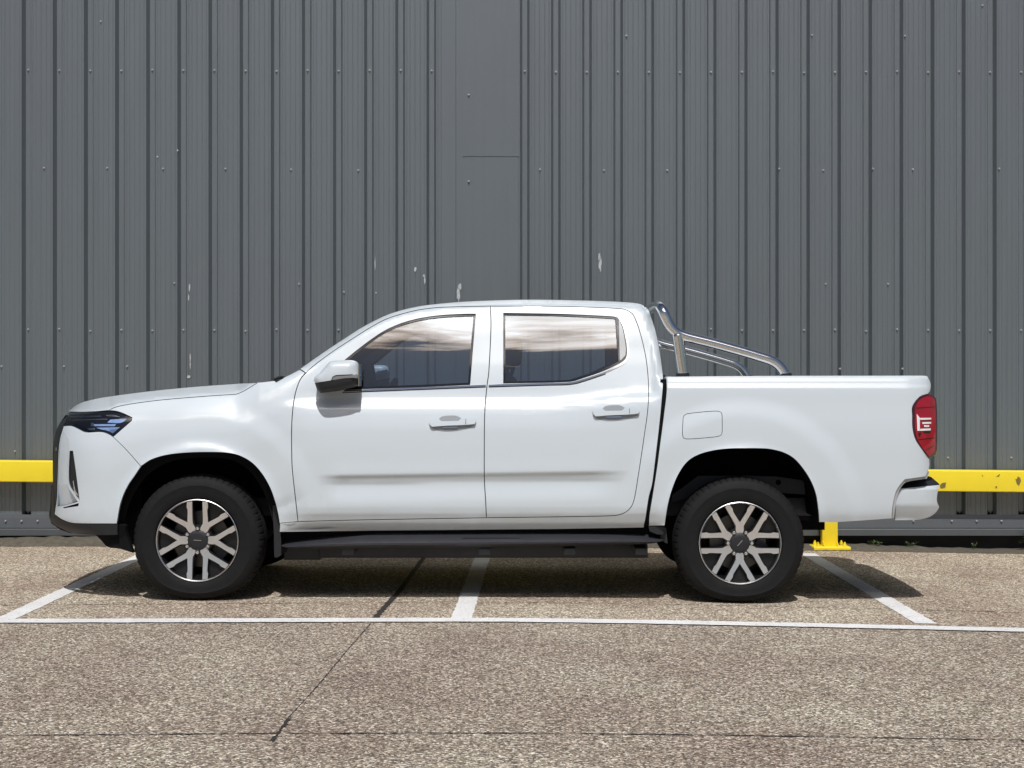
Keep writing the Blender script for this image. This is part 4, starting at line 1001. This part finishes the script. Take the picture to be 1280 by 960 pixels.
# spare under the bed
m = MB(); m.tube([(1.66, YC, .42), (1.66, YC, .60)], .34, 30); m.build('spare_wheel', TYRE, truck)
# wheel wells
def well(arch, name, lip):
    P = cr(arch, 4); A = U(P[:, 0], P[:, 1], D(P[:, 0], P[:, 1])+.004); A[:, 1] += 0
    V = A.tolist(); n = len(P); c = A.mean(0)
    B = A.copy(); B[:, 1] = .055; k = np.array([c[0], 0, .40]); B[:, 0] = c[0]+(A[:, 0]-c[0])*1.03; B[:, 2] += .012
    Cc = B.copy(); Cc[:, 1] = .56
    V = A.tolist()+B.tolist()+Cc.tolist()
    Fc = [(j*n+i, j*n+i+1, (j+1)*n+i+1, (j+1)*n+i) for j in range(2) for i in range(n-1)]
    Fc.append([2*n+i for i in range(n)])
    mk(name, V, Fc, LINER, truck, smooth=False); V2, F2, _ = mirror(V, Fc); mk(name, V2, F2, LINER, truck)
well(FARCH, 'wheel_arch_liner', 0); well(RARCH, 'wheel_arch_liner', 0)
# black arch inner lip, front (visible band)
panel('arch_lip', [(a, b) for a, b in FARCH]+[(a, b) for a, b in [(341,653),(338,640),(333,624),(325,606),(313,590),(298,578.5),(283,573.5),(262,572),(236,573),(213,577),(195,585.5),(183,595),(170,612),(162,628),(157,645),(155,668),(146.8,668)]], LINER, truck, off=0, fun=flatY(.075), gap=0, flange=.02, grid=4)
# mud flap
for s in (0, 1):
    m = MB(); m.prism([tuple(U(a, b, .06)[[0, 2]]) for a, b in ((341,632),(345,632),(349.5,652),(351.5,676),(351.5,694),(346,697),(343,696),(342.5,668))], 'y', *((.055, .27) if s == 0 else (2*YC-.27, 2*YC-.055))); m.build('mud_flap', BLACKP, truck)
    m = MB(); m.prism([tuple(U(a, b, .06)[[0, 2]]) for a, b in ((826,660),(833,660),(835,680),(826,676))], 'y', *((.08, .27) if s == 0 else (2*YC-.27, 2*YC-.08))); m.build('mud_flap', BLACKP, truck)

# roll bar
def T3(L, r, y, m, k=16):
    P = cr([(a, b, (c if len(q) > 2 else y)) for q in L for a, b, c in [tuple(q)+((y,) if len(q) == 2 else ())]], 4, ang=60)
    pts = [U(p[0], p[1], p[2]) for p in P]; return pts
MAIN = [(982,469.5),(979,463.5),(973,456.2),(964,450.6),(950,446),(930,440),(892,429.5),(858,421),(846,416),(838,407.5),(832.5,397),(829,389),(826,384,.20),(823.5,381.5,.28)]
UPR = [(847,417),(849.5,436),(853.5,469.5)]
m = MB()
pts = T3(MAIN, .029, .155, m); mir = [(p[0], 2*YC-p[1], p[2]) for p in pts]
full = pts+[(pts[-1][0]-.005, .45, pts[-1][2]+.004), (pts[-1][0]-.005, 2*YC-.45, pts[-1][2]+.004)]+mir[::-1]
m.tube(full, .0305, 20)
p2 = T3(UPR, .034, .155, m); m.tube(p2, .033, 20); m.tube([(p[0], 2*YC-p[1], p[2]) for p in p2], .033, 20)
rb = m.build('roll_bar', CHROME, truck, smooth=True)
for (a, r) in ((982.4, .036), (853.6, .040)):
    for s in (0, 1):
        p = U(a, 470, .155); q = U(a-.4, 466.8, .155)
        y = .155 if s == 0 else 2*YC-.155
        m = MB(); m.tube([(p[0], y, p[2]-.01), (q[0], y, q[2])], r, 18); m.build('foot_collar', BLACKP, rb)

# wheels
def lathe(profile, n=96, mod=None):
    V = []; Fc = []; k = len(profile)
    for i in range(n):
        t = 2*math.pi*i/n
        for j, (r, y) in enumerate(profile):
            rr = r+(mod(i, j) if mod else 0); V.append((rr*math.cos(t), y, rr*math.sin(t)))
    for i in range(n):
        i2 = (i+1) % n
        for j in range(k-1): Fc.append((i*k+j, i2*k+j, i2*k+j+1, i*k+j+1))
    return V, Fc
TP = [(.232,.034),(.240,.016),(.247,.010),(.250,.006),(.262,.001),(.290,-.003),(.312,-.003),(.316,-.0045),(.320,-.003),(.337,.003),(.350,.013),(.359,.026),(.3645,.042),(.367,.060),(.3685,.078),(.3605,.080),(.3605,.088),(.3685,.090),(.369,.118),(.361,.120),(.361,.130),(.369,.132),(.3685,.160),(.3605,.162),(.3605,.170),(.3685,.172),(.367,.190),(.3645,.208),(.359,.224),(.350,.237),(.320,.25),(.28,.252),(.232,.22)]
TP = [((r_ if r_ < .29 else .29+(r_-.29)*(.093/.079)), y_) for r_, y_ in TP]
def tmod(i, j):
    if j in (11, 12, 13, 14) and (i % 5) == 0: return -.0055
    if j in (24, 25, 26) and (i % 6) in (3, 4): return -.0065
    if j == 14 and (i % 6) == 0: return -.004
    return 0
tv, tf = lathe(TP, 300, tmod)
HUBZ = .352
tv = [(x, y, max(-.26-(-z-.26)*((HUBZ-.001-.26)/(.383-.26)), -(HUBZ-.001))) if z < -.26 else (x, y, z) for x, y, z in tv]
TME = bpy.data.meshes.new('tyre'); TME.from_pydata(tv, [], tf); TME.materials.append(TYRE); TME.shade_smooth(); TME.update(); TME.set_sharp_from_angle(angle=math.radians(28))
def me_from(V, Fc, m, name, sm=False):
    mb = bpy.data.meshes.new(name); mb.from_pydata([tuple(v) for v in V], [], [list(f) for f in Fc])
    bm = bmesh.new(); bm.from_mesh(mb); bmesh.ops.recalc_face_normals(bm, faces=bm.faces); bm.to_mesh(mb); bm.free()
    mb.materials.append(m)
    if sm: mb.shade_smooth(); mb.set_sharp_from_angle(angle=math.radians(30))
    return mb
rv, rf_ = lathe([(.2335,.026),(.240,.012),(.2435,.0085),(.2435,.012),(.238,.020),(.232,.030),(.226,.06),(.215,.1),(.21,.22),(.0,.222)], 120)
RIM = me_from(rv, rf_, DARKAL, 'rim', True)
lv, lf = lathe([(.2395,.0125),(.2445,.0075),(.2475,.009),(.2445,.0125)], 120); LIP = me_from(lv, lf, ALLOY, 'rim_lip', True)
def spokes(alloy):
    mb = MB()
    for q in range(6):
        a0 = q*math.pi/3
        half = [(.060,.0235),(.078,.024),(.102,.0240),(.122,.0340),(.150,.050),(.2185,.0905),(.2225,.083),(.2310,.0625)]
        inner = [(.206,.0445),(.189,.0410),(.171,.0305),(.150,.0165),(.124,.0)]
        out = half+inner; lo = [(x, -y) for x, y in out[::-1][1:]]
        poly = out+lo
        ca, sa = math.cos(a0), math.sin(a0); n = len(poly)
        R = [(x*ca-y*sa, x*sa+y*ca) for x, y in poly]
        def yd(x, y):
            r = math.hypot(x, y); return .030-.018*min(1, max(0, (r-.06)/.17))**1.2
        if alloy:
            # top as two arms triangulated by hand through a cdt
            pts = [Vector(p) for p in R]; e = [(i, (i+1) % n) for i in range(n)]
            vo, eo, fo, *_ = geometry.delaunay_2d_cdt(pts, e, [], 0, 1e-6)
            vv = np.array([[v_[0], v_[1]] for v_ in vo]); Rn = np.array(R)
            tri = [f for f in fo if inside(np.array([vv[list(f)].mean(0)[0]]), np.array([vv[list(f)].mean(0)[1]]), Rn)[0]]
            b0 = len(mb.V)
            mb.add([(x, yd(x, y), y) for x, y in vv], tri)
            mb.add([(x, yd(x, y), y) for x, y in R]+[(x, yd(x, y)+.0045, y) for x, y in R], [(i, (i+1) % n, (i+1) % n+n, i+n) for i in range(n)])
        else:
            # black body of the spoke: wider, with the pocket floor set back
            outb = [(.055,.028),(.080,.028),(.095,.032),(.118,.0395),(.150,.0555),(.2205,.0945),(.228,.083),(.2345,.056),(.2385,.02),(.2390,0)]
            pb = outb+[(x, -y) for x, y in outb[::-1][1:]]
            Rb = [(x*ca-y*sa, x*sa+y*ca) for x, y in pb]; k = len(Rb)
            top = [(x, yd(x, y)+.0052, y) for x, y in Rb]; bot = [(x, yd(x, y)+.055, y) for x, y in Rb]
            # ring with the pocket cut as a lower floor
            pk = [(.129,0),(.153,.0145),(.173,.0275),(.190,.038),(.205,.0415),(.226,.057),(.2305,.03),(.2325,0)]; pk = pk+[(x, -y) for x, y in pk[::-1][1:-1]]
            Rp = [(x*ca-y*sa, x*sa+y*ca) for x, y in pk]
            pts = [Vector(p) for p in Rb+Rp]; e = [(i, (i+1) % k) for i in range(k)]+[(k+i, k+(i+1) % len(Rp)) for i in range(len(Rp))]
            vo, eo, fo, *_ = geometry.delaunay_2d_cdt(pts, e, [], 0, 1e-6); vv = np.array([[v_[0], v_[1]] for v_ in vo]); A_, B_ = np.array(Rb), np.array(Rp)
            tri = []
            for f in fo:
                cc = vv[list(f)].mean(0)
                if inside(cc[:1], cc[1:], A_)[0] and not inside(cc[:1], cc[1:], B_)[0]: tri.append(f)
            mb.add([(x, yd(x, y)+.0052, y) for x, y in vv], tri)
            mb.add(top+bot, [(i, (i+1) % k, (i+1) % k+k, i+k) for i in range(k)])
            kk = len(Rp); fl = [(x*.97+.004*ca, yd(x, y)+.030, y*.97+.004*sa) for x, y in Rp]
            mb.add([(x, yd(x, y)+.0052, y) for x, y in Rp]+fl, [(i, (i+1) % kk, (i+1) % kk+kk, i+kk) for i in range(kk)]+[tuple(range(kk, 2*kk))])
    if not alloy:
        for q in range(6):
            t = (q+.5)*math.pi/3; mb.tube([(.0695*math.cos(t), .040, .0695*math.sin(t)), (.0695*math.cos(t), .0262, .0695*math.sin(t))], .0148, 16)
        v_, f_ = lathe([(.0, .031), (.088, .031), (.092, .036), (.092, .09), (.0, .09)], 48); mb.add(v_, f_)
    return mb
s1 = spokes(True); SPK = me_from(s1.V, s1.F, ALLOY, 'spoke_face'); s2 = spokes(False); SPB = me_from(s2.V, s2.F, DARKAL, 'spoke_back')
cv, cf = lathe([(0, .020), (.036, .020), (.055, .0225), (.060, .026), (.060, .034)], 12); CAP = me_from(cv, cf, BLACKP, 'hub_cap', True)
mb = MB(); mb.box(-.022, .022, .0175, .0205, -.0022, .0022); BAR = me_from(mb.V, mb.F, SATIN, 'cap_emblem')
mb = MB(); mb.tube([(0, .033, 0), (0, .016, 0)], .0105, 6); mb.tube([(0, .016, 0), (0, .0135, 0)], [.0095, .005], 6); NUT = me_from(mb.V, mb.F, CHROME, 'lug_nut')
dv, df = lathe([(.05, .115), (.165, .115), (.168, .118), (.168, .138), (.05, .14)], 60); DSC = me_from(dv, df, DISC, 'brake_disc', True)
mb = MB(); mb.prism([(.10,.06),(.165,.05),(.185,-.0),(.165,-.06),(.10,-.06),(.09,0)], 'y', .085, .15); CAL = me_from(mb.V, mb.F, FRAME, 'brake_caliper')
def wheel(X, Yface, flip, rot, rotbar):
    zc = float(zg(X))+HUBZ
    w = wempty('wheel', (X, Yface, zc), truck)
    if flip: w.rotation_euler = (0, 0, math.pi)
    def ch(nm, me, par, loc=(0, 0, 0), r=0.0):
        o = bpy.data.objects.new(nm, me); COL.objects.link(o); o.parent = par; o.location = loc; o.rotation_euler = (0, r, 0); return o
    ch('tyre', TME, w)
    for o_ in (ch('rim', RIM, w), ch('rim_lip', LIP, w), ch('spoke_face', SPK, w, r=rot), ch('spoke_back', SPB, w, r=rot)): o_.scale = (.97, 1, .97)
    ch('hub_cap', CAP, w); ch('cap_emblem', BAR, w, (0, 0, 0), rotbar); ch('brake_disc', DSC, w); ch('brake_caliper', CAL, w, r=.4)
    for k in range(6):
        t = rot+(k+.5)*math.pi/3; ch('lug_nut', NUT, w, (.0695*math.cos(t), 0, -.0695*math.sin(t)))
hubY = .03
xw = (246.9-VX)*(CD+hubY+.02)/F; xr_ = (924.9-VX)*(CD+hubY+.02)/F
wheel(xw, hubY, False, 0.0, .05); wheel(xr_, hubY, False, math.pi/6, -.85)
wheel(xw, 2*YC-hubY, True, .4, .2); wheel(xr_, 2*YC-hubY, True, 1.1, .5)

# ---- interior
def seat(x, y, w, name='front_seat'):
    m = MB()
    m.prism([(x-.30,.62),(x-.28,.80),(x+.0,.78),(x+.20,.76),(x+.22,.62)], 'y', y-w, y+w)
    m.prism([(x+.12,.74),(x+.26,.72),(x+.40,1.02),(x+.44,1.30),(x+.38,1.335),(x+.33,1.31),(x+.27,1.05)], 'y', y-w*.96, y+w*.96)
    o = m.build(name, SEATM, truck, bevel=.03)
    m = MB()
    for hx in ((0,) if w < .3 else (-.38, .38)):
        m.prism([(x+.36,1.37),(x+.385,1.365),(x+.46,1.40),(x+.475,1.52),(x+.44,1.56),(x+.40,1.555),(x+.37,1.48)], 'y', y+hx-.13, y+hx+.13)
        for d in (-.05, .05): m.tube([(x+.40, y+hx+d, 1.32), (x+.42, y+hx+d, 1.38)], .007, 6)
    m.build('headrest', SEATM, o, bevel=.02)
# driver's side is the far side for this right-hand-drive layout: steering wheel seen through the near window
seat(-.52, .50, .24); seat(-.52, 2*YC-.50, .24); seat(.20, YC, .62, 'rear_bench')
m = MB(); m.prism([(-1.38,.85),(-1.36,1.12),(-1.20,1.17),(-1.02,1.13),(-.98,1.02),(-1.05,.85)], 'y', .20, 2*YC-.20); m.prism([(-1.14,1.14),(-1.10,1.2),(-1.0,1.19),(-.97,1.13)], 'y', .32, .66); m.build('dashboard', INTER, truck, bevel=.02)
m = MB(); cx, cz, cyy = -.90, 1.12, .50; R_ = .185; tl_ = math.radians(25); P = []
for k in range(41):
    t = 2*math.pi*k/40; P.append((cx+R_*math.sin(t)*math.sin(tl_), cyy+R_*math.cos(t), cz+R_*math.sin(t)*math.cos(tl_)))
m.tube(P, .016, 10, caps=False); m.tube([(cx, cyy, cz), (cx-.15, cyy, cz-.07)], .05, 10)
for t in (0, math.pi, -math.pi/2): m.tube([(cx, cyy, cz), (cx+R_*math.sin(t)*math.sin(tl_), cyy+R_*math.cos(t), cz+R_*math.sin(t)*math.cos(tl_))], .014, 8)
m.build('steering_wheel', INTER, truck, smooth=True)
m = MB(); m.prism([(-.43+.02, .5), (-.24, .5), (-.24, 1.72), (-.35, 1.72)], 'y', .235, .26) if False else None
